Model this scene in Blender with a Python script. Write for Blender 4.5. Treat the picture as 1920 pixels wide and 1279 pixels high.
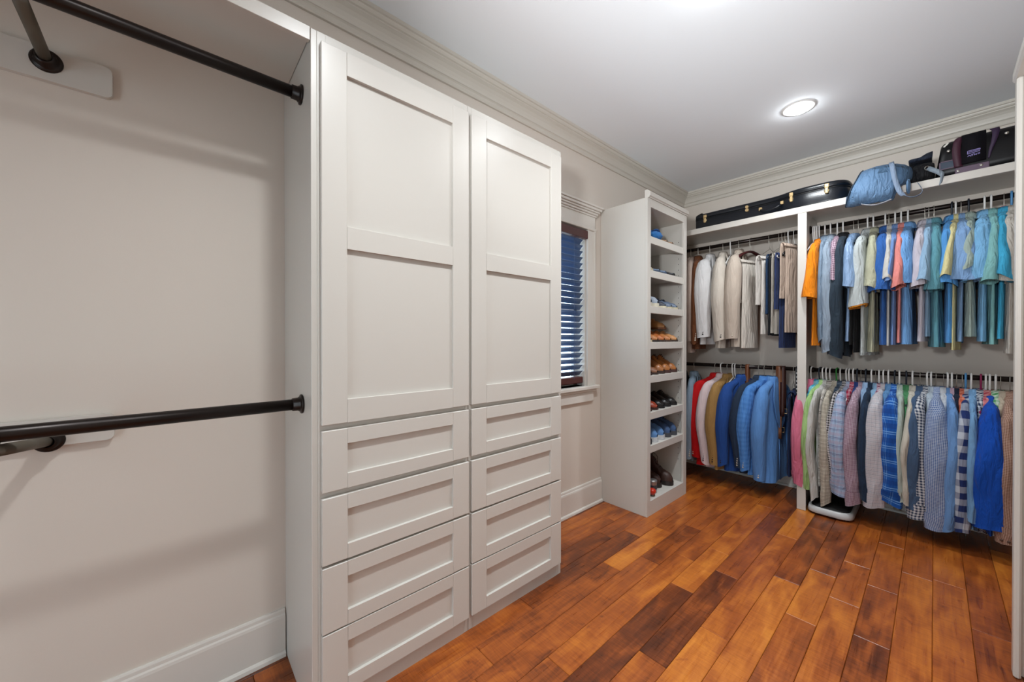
import bpy, math, random
from math import sin, cos, pi, sqrt, radians

# ------------------------------------------------------------ camera, world, light
for o in list(bpy.data.objects): bpy.data.objects.remove(o)
SC = bpy.context.scene
COL = SC.collection
CAM = bpy.data.cameras.new('camera')
CAM.sensor_width = 36.0
CAM.lens = 36.0 * 706.08 / 1920.0
CAM.clip_start = 0.02
cam = bpy.data.objects.new('camera', CAM)
COL.objects.link(cam)
cam.location = (1.9, 0.0, 1.38)
cam.rotation_mode = 'XYZ'
cam.rotation_euler = (radians(90 - 0.284), radians(0.0), radians(48.29))
SC.camera = cam

W = bpy.data.worlds.new('sky')
SC.world = W
W.use_nodes = True
bg = W.node_tree.nodes['Background']
bg.inputs['Color'].default_value = (0.74, 0.90, 1.0, 1)
bg.inputs['Strength'].default_value = 4.4

SC.view_settings.view_transform = 'Standard'
SC.view_settings.look = 'None'
SC.view_settings.gamma = 1.0
SC.view_settings.use_curve_mapping = False
SC.view_settings.exposure = 0.0
LAMP_POWER = 14.0
LAMP_COLOR = (0.93, 0.975, 1.0)
LAMP_SPREAD = radians(124)

# unseen fill light, added behind the camera and aimed up to brighten the ceiling
FL = bpy.data.lights.new('ceiling_fill', 'AREA'); FL.shape = 'DISK'; FL.size = .25; FL.energy = 23.0; FL.color = (.95, .98, 1.0); FL.spread = radians(84)
fl = bpy.data.objects.new('ceiling_fill', FL); COL.objects.link(fl)
fl.location = (1.62, -.40, 1.85)
fl.rotation_euler = (radians(116), 0, radians(3))

# ------------------------------------------------------------ helpers
def lin(h):
    h = h.lstrip('#')
    r = []
    for i in (0, 2, 4):
        c = int(h[i:i + 2], 16) / 255.0
        r.append(c / 12.92 if c <= 0.04045 else ((c + 0.055) / 1.055) ** 2.4)
    return tuple(r)

class MB:
    """collects faces of ONE mesh; uv per vertex in metres"""
    def __init__(s):
        s.v = []; s.f = []; s.uv = {}
    def quad(s, a, b, c, d):
        n = len(s.v); s.v += [a, b, c, d]; s.f.append((n, n + 1, n + 2, n + 3)); return s
    def box(s, x0, x1, y0, y1, z0, z1, b=0.0):
        if x0 > x1: x0, x1 = x1, x0
        if y0 > y1: y0, y1 = y1, y0
        if z0 > z1: z0, z1 = z1, z0
        n = len(s.v)
        lo = (x0, y0, z0); hi = (x1, y1, z1)
        if b <= 0:
            for k in range(8):
                s.v.append(tuple(hi[i] if (k >> i) & 1 else lo[i] for i in range(3)))
            for q in ((0, 2, 3, 1), (4, 5, 7, 6), (0, 1, 5, 4), (2, 6, 7, 3), (0, 4, 6, 2), (1, 3, 7, 5)):
                s.f.append(tuple(n + i for i in q))
            return s
        b = min(b, (x1 - x0) * .45, (y1 - y0) * .45, (z1 - z0) * .45)
        idx = {}
        for k in range(8):
            for a in range(3):
                p = []
                for i in range(3):
                    top = (k >> i) & 1
                    e = hi[i] if top else lo[i]
                    if i != a: e += -b if top else b
                    p.append(e)
                idx[(k, a)] = len(s.v); s.v.append(tuple(p))
        c = [(lo[i] + hi[i]) / 2 for i in range(3)]
        def add(fs):
            P = [s.v[i] for i in fs]
            u = [P[1][i] - P[0][i] for i in range(3)]; w = [P[2][i] - P[0][i] for i in range(3)]
            nn = (u[1] * w[2] - u[2] * w[1], u[2] * w[0] - u[0] * w[2], u[0] * w[1] - u[1] * w[0])
            m = [sum(p[i] for p in P) / len(P) - c[i] for i in range(3)]
            if sum(nn[i] * m[i] for i in range(3)) < 0: fs = fs[::-1]
            s.f.append(tuple(fs))
        for a in range(3):
            o = [i for i in range(3) if i != a]
            for sg in (0, 1):
                k = sg << a
                add([idx[(k, a)], idx[(k | 1 << o[0], a)], idx[(k | 1 << o[0] | 1 << o[1], a)], idx[(k | 1 << o[1], a)]])
            for b_ in range(a + 1, 3):
                cc = 3 - a - b_
                for sa in (0, 1):
                    for sb in (0, 1):
                        k = sa << a | sb << b_
                        add([idx[(k, a)], idx[(k | 1 << cc, a)], idx[(k | 1 << cc, b_)], idx[(k, b_)]])
        for k in range(8): add([idx[(k, 0)], idx[(k, 1)], idx[(k, 2)]])
        return s
    def rings(s, R, close=True, cap0=False, cap1=False, uv=None, skip=None):
        """loft a list of equal-length rings"""
        n = len(s.v); m = len(R[0])
        for i, r in enumerate(R):
            for j, p in enumerate(r):
                if uv: s.uv[len(s.v)] = uv[i][j]
                s.v.append(tuple(p))
        for i in range(len(R) - 1):
            for j in range(m if close else m - 1):
                if skip and skip(i, j): continue
                k = (j + 1) % m
                s.f.append((n + i * m + j, n + i * m + k, n + (i + 1) * m + k, n + (i + 1) * m + j))
        if cap0: s.f.append(tuple(n + j for j in range(m))[::-1])
        if cap1: s.f.append(tuple(n + (len(R) - 1) * m + j for j in range(m)))
        return s
    def tube(s, P, r, n=8, caps=True, closed=False):
        if not isinstance(r, (list, tuple)): r = [r] * len(P)
        R = []; prev = None; N = len(P)
        for i in range(N):
            if closed: a, b = P[(i - 1) % N], P[(i + 1) % N]
            else: a, b = P[max(i - 1, 0)], P[min(i + 1, N - 1)]
            t = [b[k] - a[k] for k in range(3)]; L = sqrt(sum(q * q for q in t)) or 1; t = [q / L for q in t]
            if prev is None:
                h = (0, 0, 1) if abs(t[2]) < .9 else (1, 0, 0)
                u = cross(h, t)
            else:
                d = sum(prev[k] * t[k] for k in range(3)); u = [prev[k] - d * t[k] for k in range(3)]
            u = unit(u); w = cross(t, u); prev = u
            R.append([[P[i][k] + r[i] * (cos(2 * pi * j / n) * u[k] + sin(2 * pi * j / n) * w[k]) for k in range(3)] for j in range(n)])
        if closed: R.append(R[0])
        return s.rings(R, cap0=caps and not closed, cap1=caps and not closed)
    def ribbon(s, P, wv, t=0.003):
        """strap along polyline P, width vector wv per point or constant, thickness t"""
        R = []
        N = len(P)
        for i in range(N):
            a, b = P[max(i - 1, 0)], P[min(i + 1, N - 1)]
            tt = unit([b[k] - a[k] for k in range(3)])
            w = wv[i] if isinstance(wv[0], (list, tuple)) else wv
            nrm = unit(cross(tt, w))
            R.append([[P[i][k] + sg * w[k] * .5 + st * nrm[k] * t * .5 for k in range(3)] for sg, st in ((-1, -1), (1, -1), (1, 1), (-1, 1))])
        return s.rings(R, cap0=True, cap1=True)
    def prism(s, poly, z0, z1, axis='z'):
        """extrude a polygon (list of 2D points) along an axis"""
        def P(a, b, c):
            return {'z': (a, b, c), 'x': (c, a, b), 'y': (a, c, b)}[axis]
        n = len(s.v); m = len(poly)
        s.v += [P(a, b, z0) for a, b in poly] + [P(a, b, z1) for a, b in poly]
        for j in range(m):
            k = (j + 1) % m
            s.f.append((n + j, n + k, n + m + k, n + m + j))
        s.f.append(tuple(n + j for j in range(m))[::-1]); s.f.append(tuple(n + m + j for j in range(m)))
        return s
    def lathe(s, prof, c=(0, 0, 0), n=24, axis='z', cap0=False, cap1=False):
        R = []
        for r, h in prof:
            ring = []
            for j in range(n):
                a = 2 * pi * j / n
                q = {'z': (r * cos(a), r * sin(a), h), 'x': (h, r * cos(a), r * sin(a)), 'y': (r * sin(a), h, r * cos(a))}[axis]
                ring.append([c[k] + q[k] for k in range(3)])
            R.append(ring)
        return s.rings(R, cap0=cap0, cap1=cap1)
    def mesh(s, name):
        me = bpy.data.meshes.new(name)
        me.from_pydata([tuple(p) for p in s.v], [], s.f)
        if s.uv:
            L = me.uv_layers.new(name='UVMap')
            d = []
            for li in me.loops:
                q = s.uv.get(li.vertex_index, (0, 0)); d += [q[0], q[1]]
            L.data.foreach_set('uv', d)
        return me

def cross(a, b): return [a[1] * b[2] - a[2] * b[1], a[2] * b[0] - a[0] * b[2], a[0] * b[1] - a[1] * b[0]]
def unit(a):
    L = sqrt(sum(q * q for q in a)) or 1
    return [q / L for q in a]
def lerp(a, b, t): return a + (b - a) * t
def interp(tab, t):
    for i in range(len(tab) - 1):
        if t <= tab[i + 1][0]:
            a, b = tab[i], tab[i + 1]
            u = (t - a[0]) / ((b[0] - a[0]) or 1)
            u = max(0, min(1, u)); u = u * u * (3 - 2 * u)
            return lerp(a[1], b[1], u)
    return tab[-1][1]
def smooth_path(P, n=6):
    """Catmull-Rom through the points"""
    out = []
    Q = [P[0]] + list(P) + [P[-1]]
    for i in range(1, len(Q) - 2):
        for k in range(n):
            t = k / n
            out.append([0.5 * (2 * Q[i][c] + (Q[i + 1][c] - Q[i - 1][c]) * t + (2 * Q[i - 1][c] - 5 * Q[i][c] + 4 * Q[i + 1][c] - Q[i + 2][c]) * t * t + (-Q[i - 1][c] + 3 * Q[i][c] - 3 * Q[i + 1][c] + Q[i + 2][c]) * t ** 3) for c in range(len(P[0]))])
    out.append(list(P[-1]))
    return out

def obj(name, mb, mat, parent=None, smooth=False, loc=None, label=None):
    me = mb if isinstance(mb, bpy.types.Mesh) else mb.mesh(name)
    if mat and not me.materials: me.materials.append(mat)
    if smooth: me.polygons.foreach_set('use_smooth', [True] * len(me.polygons))
    o = bpy.data.objects.new(name, me)
    COL.objects.link(o)
    if parent is not None:
        o.parent = parent
        if loc is not None: o.location = loc
    elif loc is not None: o.location = loc
    if label: o['label'] = label
    return o
def wpart(name, mb, mat, parent, smooth=False, label=None):
    """part whose mesh is written in world coordinates; the parent chain has no rotation"""
    o = obj(name, mb, mat, parent, smooth, label=label)
    x = y = z = 0; p = parent
    while p is not None:
        x += p.location.x; y += p.location.y; z += p.location.z; p = p.parent
    o.location = (-x, -y, -z)
    return o
def thing(name, label, cat, loc=(0, 0, 0), rotz=0, group=None):
    o = bpy.data.objects.new(name, None)
    COL.objects.link(o)
    o.empty_display_size = 0.05
    o.location = loc; o.rotation_euler = (0, 0, rotz)
    return tag(o, label, cat, group)
def tag(o, label, cat, group=None):
    o['label'] = label; o['category'] = cat
    if group: o['group'] = group
    return o
def struct(name, mb, mat, label=None, smooth=False):
    o = obj(name, mb, mat, None, smooth)
    o['kind'] = 'structure'
    o['label'] = label or name.replace('_', ' ')
    return o

# ------------------------------------------------------------ materials
def nodes(name):
    m = bpy.data.materials.new(name); m.use_nodes = True
    nt = m.node_tree
    return m, nt, nt.nodes['Principled BSDF']
def nn(nt, typ, **kw):
    n = nt.nodes.new(typ)
    for k, v in kw.items(): setattr(n, k, v)
    return n
def setin(n, **kw):
    for k, v in kw.items(): n.inputs[k.replace('_', ' ')].default_value = v
    return n
def plain(name, col, rough=.5, metal=0.0, spec=.5, bump=0.0, bscale=60.0, stretch=None, coat=0.0):
    m, nt, b = nodes(name)
    if isinstance(col, str): col = lin(col)
    b.inputs['Base Color'].default_value = (*col, 1)
    b.inputs['Roughness'].default_value = rough
    b.inputs['Metallic'].default_value = metal
    b.inputs['Specular IOR Level'].default_value = spec
    b.inputs['Coat Weight'].default_value = coat
    if bump:
        tc = nn(nt, 'ShaderNodeTexCoord'); mp = nn(nt, 'ShaderNodeMapping')
        mp.inputs['Scale'].default_value = stretch or (1, 1, 1)
        no = nn(nt, 'ShaderNodeTexNoise'); no.inputs['Scale'].default_value = bscale; no.inputs['Detail'].default_value = 4
        bp = nn(nt, 'ShaderNodeBump'); bp.inputs['Strength'].default_value = bump; bp.inputs['Distance'].default_value = .004
        L = nt.links.new
        L(tc.outputs['Object'], mp.inputs['Vector']); L(mp.outputs['Vector'], no.inputs['Vector'])
        L(no.outputs['Fac'], bp.inputs['Height']); L(bp.outputs['Normal'], b.inputs['Normal'])
    return m
_fab = {}
def _fabric(key, rough, colour, bump=.85):
    if key in _fab: return _fab[key]
    m, nt, b = nodes('fabric_%d' % len(_fab))
    L = nt.links.new
    tc = nn(nt, 'ShaderNodeTexCoord')
    b.inputs['Roughness'].default_value = rough
    b.inputs['Specular IOR Level'].default_value = .25 if rough > .5 else .6
    b.inputs['Sheen Weight'].default_value = .04 if rough > .5 else 0
    b.inputs['Sheen Roughness'].default_value = .5
    src = colour(nt, tc)
    # slight mottled wash of the cloth
    no = nn(nt, 'ShaderNodeTexNoise'); no.inputs['Scale'].default_value = 9; no.inputs['Detail'].default_value = 3
    oi = nn(nt, 'ShaderNodeObjectInfo')
    L(tc.outputs['Object'], no.inputs['Vector'])
    mr = nn(nt, 'ShaderNodeMapRange'); mr.inputs['To Min'].default_value = .86; mr.inputs['To Max'].default_value = 1.1
    L(no.outputs['Fac'], mr.inputs['Value'])
    mx = nn(nt, 'ShaderNodeVectorMath', operation='SCALE')
    L(src, mx.inputs[0]); L(mr.outputs['Result'], mx.inputs['Scale'])
    L(mx.outputs['Vector'], b.inputs['Base Color'])
    # soft creases that run down the cloth, and the weave
    mp = nn(nt, 'ShaderNodeMapping'); mp.inputs['Scale'].default_value = (30, 30, 5)
    L(tc.outputs['Object'], mp.inputs['Vector'])
    n2 = nn(nt, 'ShaderNodeTexNoise'); n2.inputs['Scale'].default_value = 1; n2.inputs['Detail'].default_value = 3; n2.inputs['Distortion'].default_value = .8
    L(mp.outputs['Vector'], n2.inputs['Vector'])
    n3 = nn(nt, 'ShaderNodeTexNoise'); n3.inputs['Scale'].default_value = 420
    L(tc.outputs['Object'], n3.inputs['Vector'])
    ma = nn(nt, 'ShaderNodeMath', operation='MULTIPLY_ADD'); ma.inputs[1].default_value = .05
    L(n3.outputs['Fac'], ma.inputs[0]); L(n2.outputs['Fac'], ma.inputs[2])
    bp = nn(nt, 'ShaderNodeBump'); bp.inputs['Strength'].default_value = bump; bp.inputs['Distance'].default_value = .03
    L(ma.outputs[0], bp.inputs['Height']); L(bp.outputs['Normal'], b.inputs['Normal'])
    _fab[key] = m
    return m
def boost(h, k=1.0): return tuple(min(.95, c * k) for c in lin(h))
FK = .9
def P(h, rough=.85):
    def c(nt, tc):
        n = nn(nt, 'ShaderNodeRGB'); n.outputs[0].default_value = (*boost(h, FK), 1); return n.outputs[0]
    return _fabric(('P', h, rough), rough, c, .4 if rough == .8 else .85)
def _bands(nt, sock, size, width, off=0.0):
    """1 inside a repeating band of the coordinate"""
    L = nt.links.new
    a = nn(nt, 'ShaderNodeMath', operation='MULTIPLY_ADD'); a.inputs[1].default_value = 1 / size; a.inputs[2].default_value = off
    L(sock, a.inputs[0])
    f = nn(nt, 'ShaderNodeMath', operation='FRACT'); L(a.outputs[0], f.inputs[0])
    g = nn(nt, 'ShaderNodeMath', operation='LESS_THAN'); L(f.outputs[0], g.inputs[0]); g.inputs[1].default_value = width
    return g.outputs[0]
def _mix(nt, fac, a, b, k=1.0):
    m = nn(nt, 'ShaderNodeMix', data_type='RGBA')
    if k != 1.0:
        q = nn(nt, 'ShaderNodeMath', operation='MULTIPLY'); q.inputs[1].default_value = k
        nt.links.new(fac, q.inputs[0]); fac = q.outputs[0]
    nt.links.new(fac, m.inputs['Factor'])
    for s, i in ((a, 6), (b, 7)):
        if isinstance(s, tuple): m.inputs[i].default_value = (*s, 1)
        else: nt.links.new(s, m.inputs[i])
    return m.outputs[2]
def CK(h1, h2, size):
    """gingham: two crossing sets of bands"""
    def c(nt, tc):
        s = nn(nt, 'ShaderNodeSeparateXYZ'); nt.links.new(tc.outputs['UV'], s.inputs[0])
        u = _bands(nt, s.outputs[0], size * 2, .5); v = _bands(nt, s.outputs[1], size * 2, .5)
        a = nn(nt, 'ShaderNodeMath', operation='ADD'); nt.links.new(u, a.inputs[0]); nt.links.new(v, a.inputs[1])
        return _mix(nt, a.outputs[0], boost(h1, FK), boost(h2, FK), .5)
    return _fabric(('C', h1, h2, size), .85, c, .6)
def PL(h1, h2, h3, size):
    """plaid: broad and thin crossing bands"""
    def c(nt, tc):
        s = nn(nt, 'ShaderNodeSeparateXYZ'); nt.links.new(tc.outputs['UV'], s.inputs[0])
        x = boost(h1, FK)
        for ax in (0, 1):
            k = .6 if ax == 0 else 1.0
            x = _mix(nt, _bands(nt, s.outputs[ax], size * (1.3 if ax else 1), .34), x, boost(h3, FK), .5 * k)
            x = _mix(nt, _bands(nt, s.outputs[ax], size * (1.3 if ax else 1), .06, .45), x, boost(h2, FK), .85 * k)
            x = _mix(nt, _bands(nt, s.outputs[ax], size * (1.3 if ax else 1), .05, .3), x, boost(h2, FK), .7 * k)
        return x
    return _fabric(('L', h1, h2, h3, size), .85, c, .6)
def painted(name, col, rough):
    return plain(name, col, rough, bump=.05, bscale=30, stretch=(1, 1, .12))

M = {}
M['wall'] = plain('wall_paint', 'd3cac0', .6, bump=.04, bscale=220)
M['ceiling'] = plain('ceiling_paint', 'eaeef2', .8, bump=.04, bscale=200)
M['trim'] = plain('trim_paint', 'c9c3b9', .42)
M['base'] = plain('baseboard_paint', 'd6d2cb', .38)
M['cab'] = painted('cabinet_paint', 'cac6bf', .33)
M['rod'] = plain('oil_rubbed_bronze', '221a17', .32, metal=.6, spec=.6)
M['bracegrey'] = plain('dull_bronze', '5a5348', .55, metal=.3)
M['black'] = plain('black_plastic', '0c0c0e', .4)
M['white'] = plain('white_plastic', 'e4e4e2', .35)
M['chrome'] = plain('bright_wire', 'b9b6ae', .3, metal=.9)
M['brass'] = plain('brass', 'd8bd8c', .35, metal=.75)
M['lens'] = None
def emit(name, col, s):
    m, nt, b = nodes(name)
    b.inputs['Base Color'].default_value = (1, 1, 1, 1)
    b.inputs['Emission Color'].default_value = (*col, 1); b.inputs['Emission Strength'].default_value = s
    return m
M['lens'] = emit('lamp_lens', LAMP_COLOR, 70.0)
def glassmat():
    m, nt, b = nodes('window_glass')
    b.inputs['Base Color'].default_value = (.95, .98, 1, 1); b.inputs['Roughness'].default_value = .02
    b.inputs['Transmission Weight'].default_value = 1; b.inputs['IOR'].default_value = 1.02
    return m
M['glass'] = glassmat()

def woodfloor():
    m, nt, b = nodes('floor_plank_wood')
    L = nt.links.new
    geo = nn(nt, 'ShaderNodeNewGeometry'); oi = nn(nt, 'ShaderNodeObjectInfo')
    at = nn(nt, 'ShaderNodeAttribute', attribute_type='OBJECT', attribute_name='shade')
    sc = nn(nt, 'ShaderNodeVectorMath', operation='MULTIPLY_ADD')
    sc.inputs[1].default_value = (1, 1, 1)
    cb = nn(nt, 'ShaderNodeCombineXYZ')
    r = nn(nt, 'ShaderNodeMath', operation='MULTIPLY'); r.inputs[1].default_value = 37.0
    L(oi.outputs['Random'], r.inputs[0]); L(r.outputs[0], cb.inputs[0]); L(r.outputs[0], cb.inputs[1])
    L(geo.outputs['Position'], sc.inputs[0]); L(cb.outputs[0], sc.inputs[2])
    def noise(scale, vec, detail=4, dist=0.0, sz=1.0, rough=.5):
        mp = nn(nt, 'ShaderNodeMapping'); mp.inputs['Scale'].default_value = scale
        L(vec, mp.inputs['Vector'])
        n = nn(nt, 'ShaderNodeTexNoise'); n.inputs['Scale'].default_value = sz; n.inputs['Detail'].default_value = detail; n.inputs['Distortion'].default_value = dist
        n.inputs['Roughness'].default_value = rough
        L(mp.outputs['Vector'], n.inputs['Vector'])
        return n.outputs['Fac']
    V = sc.outputs['Vector']
    cloud = noise((9, 2.6, 1), V, 3, .9)
    grain = noise((75, 3.5, 1), V, 4, .5)
    ripple = noise((9, 95, 1), V, 3, 1.4)
    knot = noise((7, 3.2, 1), V, 5, 2.6, 1.0, .62)
    def mrange(sock, a, b_, c, d):
        n = nn(nt, 'ShaderNodeMapRange'); n.inputs[1].default_value = a; n.inputs[2].default_value = b_; n.inputs[3].default_value = c; n.inputs[4].default_value = d
        L(sock, n.inputs[0]); return n.outputs[0]
    def add(a, b_):
        n = nn(nt, 'ShaderNodeMath', operation='ADD'); L(a, n.inputs[0]); L(b_, n.inputs[1]); return n.outputs[0]
    t = add(at.outputs['Fac'], mrange(cloud, .3, .7, -.22, .2))
    t = add(t, mrange(grain, .3, .7, -.08, .07))
    t = add(t, mrange(ripple, .35, .65, -.07, .06))
    t = add(t, mrange(knot, .62, .74, 0, -.22))
    cr = nn(nt, 'ShaderNodeValToRGB')
    e = cr.color_ramp.elements
    e[0].position = 0.0; e[0].color = (*lin('472212'), 1)
    e[1].position = 1.0; e[1].color = (*lin('cf8230'), 1)
    for p, h in ((.25, '6e3617'), (.5, '9a501f'), (.75, 'b96b27')):
        x = cr.color_ramp.elements.new(p); x.color = (*lin(h), 1)
    L(t, cr.inputs[0]); L(cr.outputs[0], b.inputs['Base Color'])
    rr = mrange(grain, .3, .7, .26, .4); L(rr, b.inputs['Roughness'])
    b.inputs['Specular IOR Level'].default_value = .5
    bp = nn(nt, 'ShaderNodeBump'); bp.inputs['Strength'].default_value = .25; bp.inputs['Distance'].default_value = .0015
    L(add(ripple, grain), bp.inputs['Height']); L(bp.outputs['Normal'], b.inputs['Normal'])
    return m
M['plank'] = woodfloor()
M['subfloor'] = plain('dark_subfloor', '2a170d', .8)

# ------------------------------------------------------------ the room
RX, BY, CZ, FY = 2.56, 4.30, 3.0, -1.5       # right wall, back wall, ceiling, wall behind the camera
WY0, WY1, WZ0, WZ1 = 1.80, 2.50, 1.0, 2.27   # window opening in the left wall
T = .12
floor = struct('floor', MB().box(-T, RX + T, FY - 1.2, BY + T, -.10, -.02), M['subfloor'], 'hand-scraped hardwood plank floor')
rng = random.Random(5)
JOINTS = {-8: [2.25], -7: [2.41], -6: [1.0, 1.97, 2.63], -5: [.9, 2.20, 2.82], -4: [1.2, 2.40, 3.25], -3: [1.1, 2.09, 2.63, 3.62], -2: [.7, 1.53, 2.40, 3.48],
          -1: [.5, 1.88, 3.18], 0: [1.2, 2.60, 3.47], 1: [1.1, 2.29, 2.84], 2: [1.5, 2.61, 3.1], 3: [1.6, 2.36, 2.90, 3.56], 4: [1.3, 3.21], 5: [1.1, 3.24], 6: [1.7, 2.83]}
SHADE = {-8: [.22, .55], -7: [.18, .6], -6: [.6, .42, .78, .6], -5: [.5, .5, .28, .45], -4: [.55, .62, .5, .6], -3: [.6, .2, .82, .72, .5], -2: [.4, .66, .22, .4, .3],
         -1: [.6, .84, .62, .85], 0: [.6, .84, .36, .3], 1: [.5, .52, .76, .34], 2: [.5, .64, .55, .58], 3: [.5, .3, .38, .58, .5], 4: [.5, .66, .56], 5: [.5, .68, .7], 6: [.4, .42, .5]}
PW = .1237
for k in range(-11, 11):
    x0 = 1.28 + k * PW; x1 = x0 + PW
    x0 = max(x0, .003); x1 = min(x1, RX - .003)
    if x1 - x0 < .02: continue
    js = JOINTS.get(k); sh = SHADE.get(k)
    if js is None:
        js = []; y = -.5 + rng.random()
        while y < 4.0:
            js.append(y); y += rng.uniform(.45, 1.3)
        sh = [rng.choice([.2, .35, .45, .55, .65, .8]) for _ in range(len(js) + 1)]
    ys = [FY - 1.0, js[0] - 1.05] + js + [BY - .003]
    sh = [rng.uniform(.3, .7)] + list(sh)
    for i in range(len(ys) - 1):
        if ys[i + 1] - ys[i] < .05: continue
        dz = rng.uniform(-.0008, .0008)
        o = wpart('plank', MB().box(x0 + .0006, x1 - .0006, ys[i] + .0006, ys[i + 1] - .0006, -.022, dz, .0022), M['plank'], floor)
        o['shade'] = .48 + (float(sh[min(i, len(sh) - 1)]) - .5) * .72

struct('ceiling', MB().box(-T, RX + T, FY - T, BY + T, CZ, CZ + .1), M['ceiling'], 'flat white painted ceiling')
wl = MB()
wl.box(-T, 0, FY, WY0, 0, CZ); wl.box(-T, 0, WY1, BY + T, 0, CZ)
wl.box(-T, 0, WY0, WY1, 0, WZ0); wl.box(-T, 0, WY0, WY1, WZ1, CZ)
struct('wall_left', wl, M['wall'], 'greige wall with the window')
struct('wall_back', MB().box(0, RX + T, BY, BY + T, 0, CZ), M['wall'], 'greige wall behind the hanging clothes')
wr = MB()
wr.box(RX, RX + T, FY, BY, 0, CZ)
struct('wall_right', wr, M['wall'], 'greige wall on the right')
wf = MB()
DX0, DX1, DZ = .80, 1.75, 2.1
wf.box(0, DX0, FY - T, FY, 0, CZ); wf.box(DX1, RX, FY - T, FY, 0, CZ); wf.box(DX0, DX1, FY - T, FY, DZ, CZ)
struct('wall_front', wf, M['wall'], 'greige wall with the doorway behind the camera')

# crown moulding with mitred corners
CR = [(0, 2.865), (.012, 2.865), (.016, 2.872), (.016, 2.892), (.021, 2.897), (.026, 2.899), (.030, 2.912), (.038, 2.930), (.050, 2.945), (.062, 2.953), (.066, 2.955), (.066, 2.962),
      (.074, 2.965), (.080, 2.972), (.083, 2.980), (.092, 2.982), (.092, 3.0)]
def crown(name, a, b, nx, ny, label, ma=True, mb_=True):
    """a->b along the wall, (nx, ny) into the room"""
    dx, dy = b[0] - a[0], b[1] - a[1]; L = sqrt(dx * dx + dy * dy); dx /= L; dy /= L
    R0 = [(a[0] + nx * d + (dx * d if ma else 0), a[1] + ny * d + (dy * d if ma else 0), z) for d, z in CR]
    R1 = [(b[0] + nx * d - (dx * d if mb_ else 0), b[1] + ny * d - (dy * d if mb_ else 0), z) for d, z in CR]
    struct(name, MB().rings([R0, R1], close=False), M['trim'], label)
crown('trim_1', (0, FY), (0, BY), 1, 0, 'crown moulding along the window wall')
crown('trim_2', (0, BY), (RX, BY), 0, -1, 'crown moulding above the hanging clothes')
crown('trim_3', (RX, BY), (RX, FY), -1, 0, 'crown moulding along the right wall')

def baseboard(name, a, b, nx, ny, label, h=.2):
    BB = [(0, h), (.008, h), (.011, h - .006), (.012, h - .018), (.016, h - .024), (.018, h - .034), (.018, .022), (.022, .021), (.028, .014), (.03, 0), (0, 0)]
    R0 = [(a[0] + nx * d, a[1] + ny * d, z + .001) for d, z in BB]; R1 = [(b[0] + nx * d, b[1] + ny * d, z + .001) for d, z in BB]
    struct(name, MB().rings([R0, R1], cap0=True, cap1=True), M['base'], label)
baseboard('baseboard_left', (0, FY), (0, .352), 1, 0, 'tall white baseboard in the empty hanging bay')
baseboard('baseboard_window', (0, 1.70), (0, 2.705), 1, 0, 'tall white baseboard below the window')
baseboard('baseboard_back', (.0, BY), (RX, BY), 0, -1, 'white baseboard below the hanging clothes', .16)

# ------------------------------------------------------------ window with dark wooden blind
w1 = thing('window_1', 'narrow window with white casing and dark wooden blind', 'window', (0, 2.15, WZ0))
del w1['category']; w1['kind'] = 'structure'
cas = MB()
for y0, y1 in ((WY1, WY1 + .1), (WY0 - .1, WY0)):
    cas.box(.0, .018, y0, y1, WZ0, WZ1, .002)
cas.box(.018, .026, WY1 + .085, WY1 + .1, WZ0, WZ1); cas.box(.018, .023, WY1, WY1 + .012, WZ0, WZ1)
cas.box(.018, .026, WY0 - .1, WY0 - .085, WZ0, WZ1)
wpart('casing', cas, M['base'], w1)
hd = MB().box(.0, .022, WY0 - .1, WY1 + .1, WZ1 + .022, 2.385, .001).box(0, .03, WY0 - .112, WY1 + .112, WZ1, WZ1 + .022, .004)
wpart('head_casing', hd, M['base'], w1)
cp = MB()
for i, (d, z0, z1) in enumerate(((.030, 2.385, 2.40), (.040, 2.40, 2.417), (.050, 2.417, 2.432), (.062, 2.432, 2.452), (.072, 2.452, 2.468))):
    cp.box(0, d, WY0 - .1 - d + .02, WY1 + .1 + d - .02, z0, z1, .003)
wpart('cap_moulding', cp, M['base'], w1)
st = MB().box(-.1, .05, WY0 - .13, WY1 + .13, WZ0 - .028, WZ0, .004).box(0, .03, WY0 - .12, WY1 + .115, WZ0 - .05, WZ0 - .028, .006)
wpart('window_sill', st, M['base'], w1)
wpart('apron', MB().box(0, .02, WY0 - .1, WY1 + .085, .87, WZ0 - .05, .004), M['base'], w1)
jb = MB()
jb.box(-T, 0, WY1 - .012, WY1 + .001, WZ0, WZ1).box(-T, 0, WY0, WY0 + .012, WZ0, WZ1).box(-T, 0, WY0, WY1, WZ1 - .012, WZ1 + .001)
wpart('jamb', jb, M['base'], w1)
sa = MB()
for z0, z1 in ((WZ0, WZ0 + .05), (1.61, 1.66), (WZ1 - .055, WZ1 - .012)): sa.box(-.11, -.08, WY0 + .012, WY1 - .012, z0, z1, .003)
for y0, y1 in ((WY0 + .012, WY0 + .055), (WY1 - .055, WY1 - .012)): sa.box(-.11, -.08, y0, y1, WZ0, WZ1 - .012, .003)
sash = wpart('sash', sa, M['base'], w1)
for z0, z1 in ((WZ0 + .05, 1.61), (1.66, WZ1 - .055)):
    wpart('pane', MB().box(-.097, -.093, WY0 + .055, WY1 - .055, z0, z1), M['glass'], sash)
M['mahogany'] = plain('mahogany_blind', '4a1f1c', .38, bump=.1, bscale=30, stretch=(1, .08, 1))
M['slat'] = plain('sky_tinted_slat', '4a6288', .3, bump=.05, bscale=30, stretch=(1, .08, 1))  # blue of the sky's backlight put into the slat colour; the wood is dark
bl = thing('window_blind', 'dark mahogany slatted blind in the window', 'blind', (-.03, 2.15, WZ0))
va = MB().box(-.010, .030, WY0 + .014, WY1 - .006, 2.192, 2.256, .004)
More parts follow.
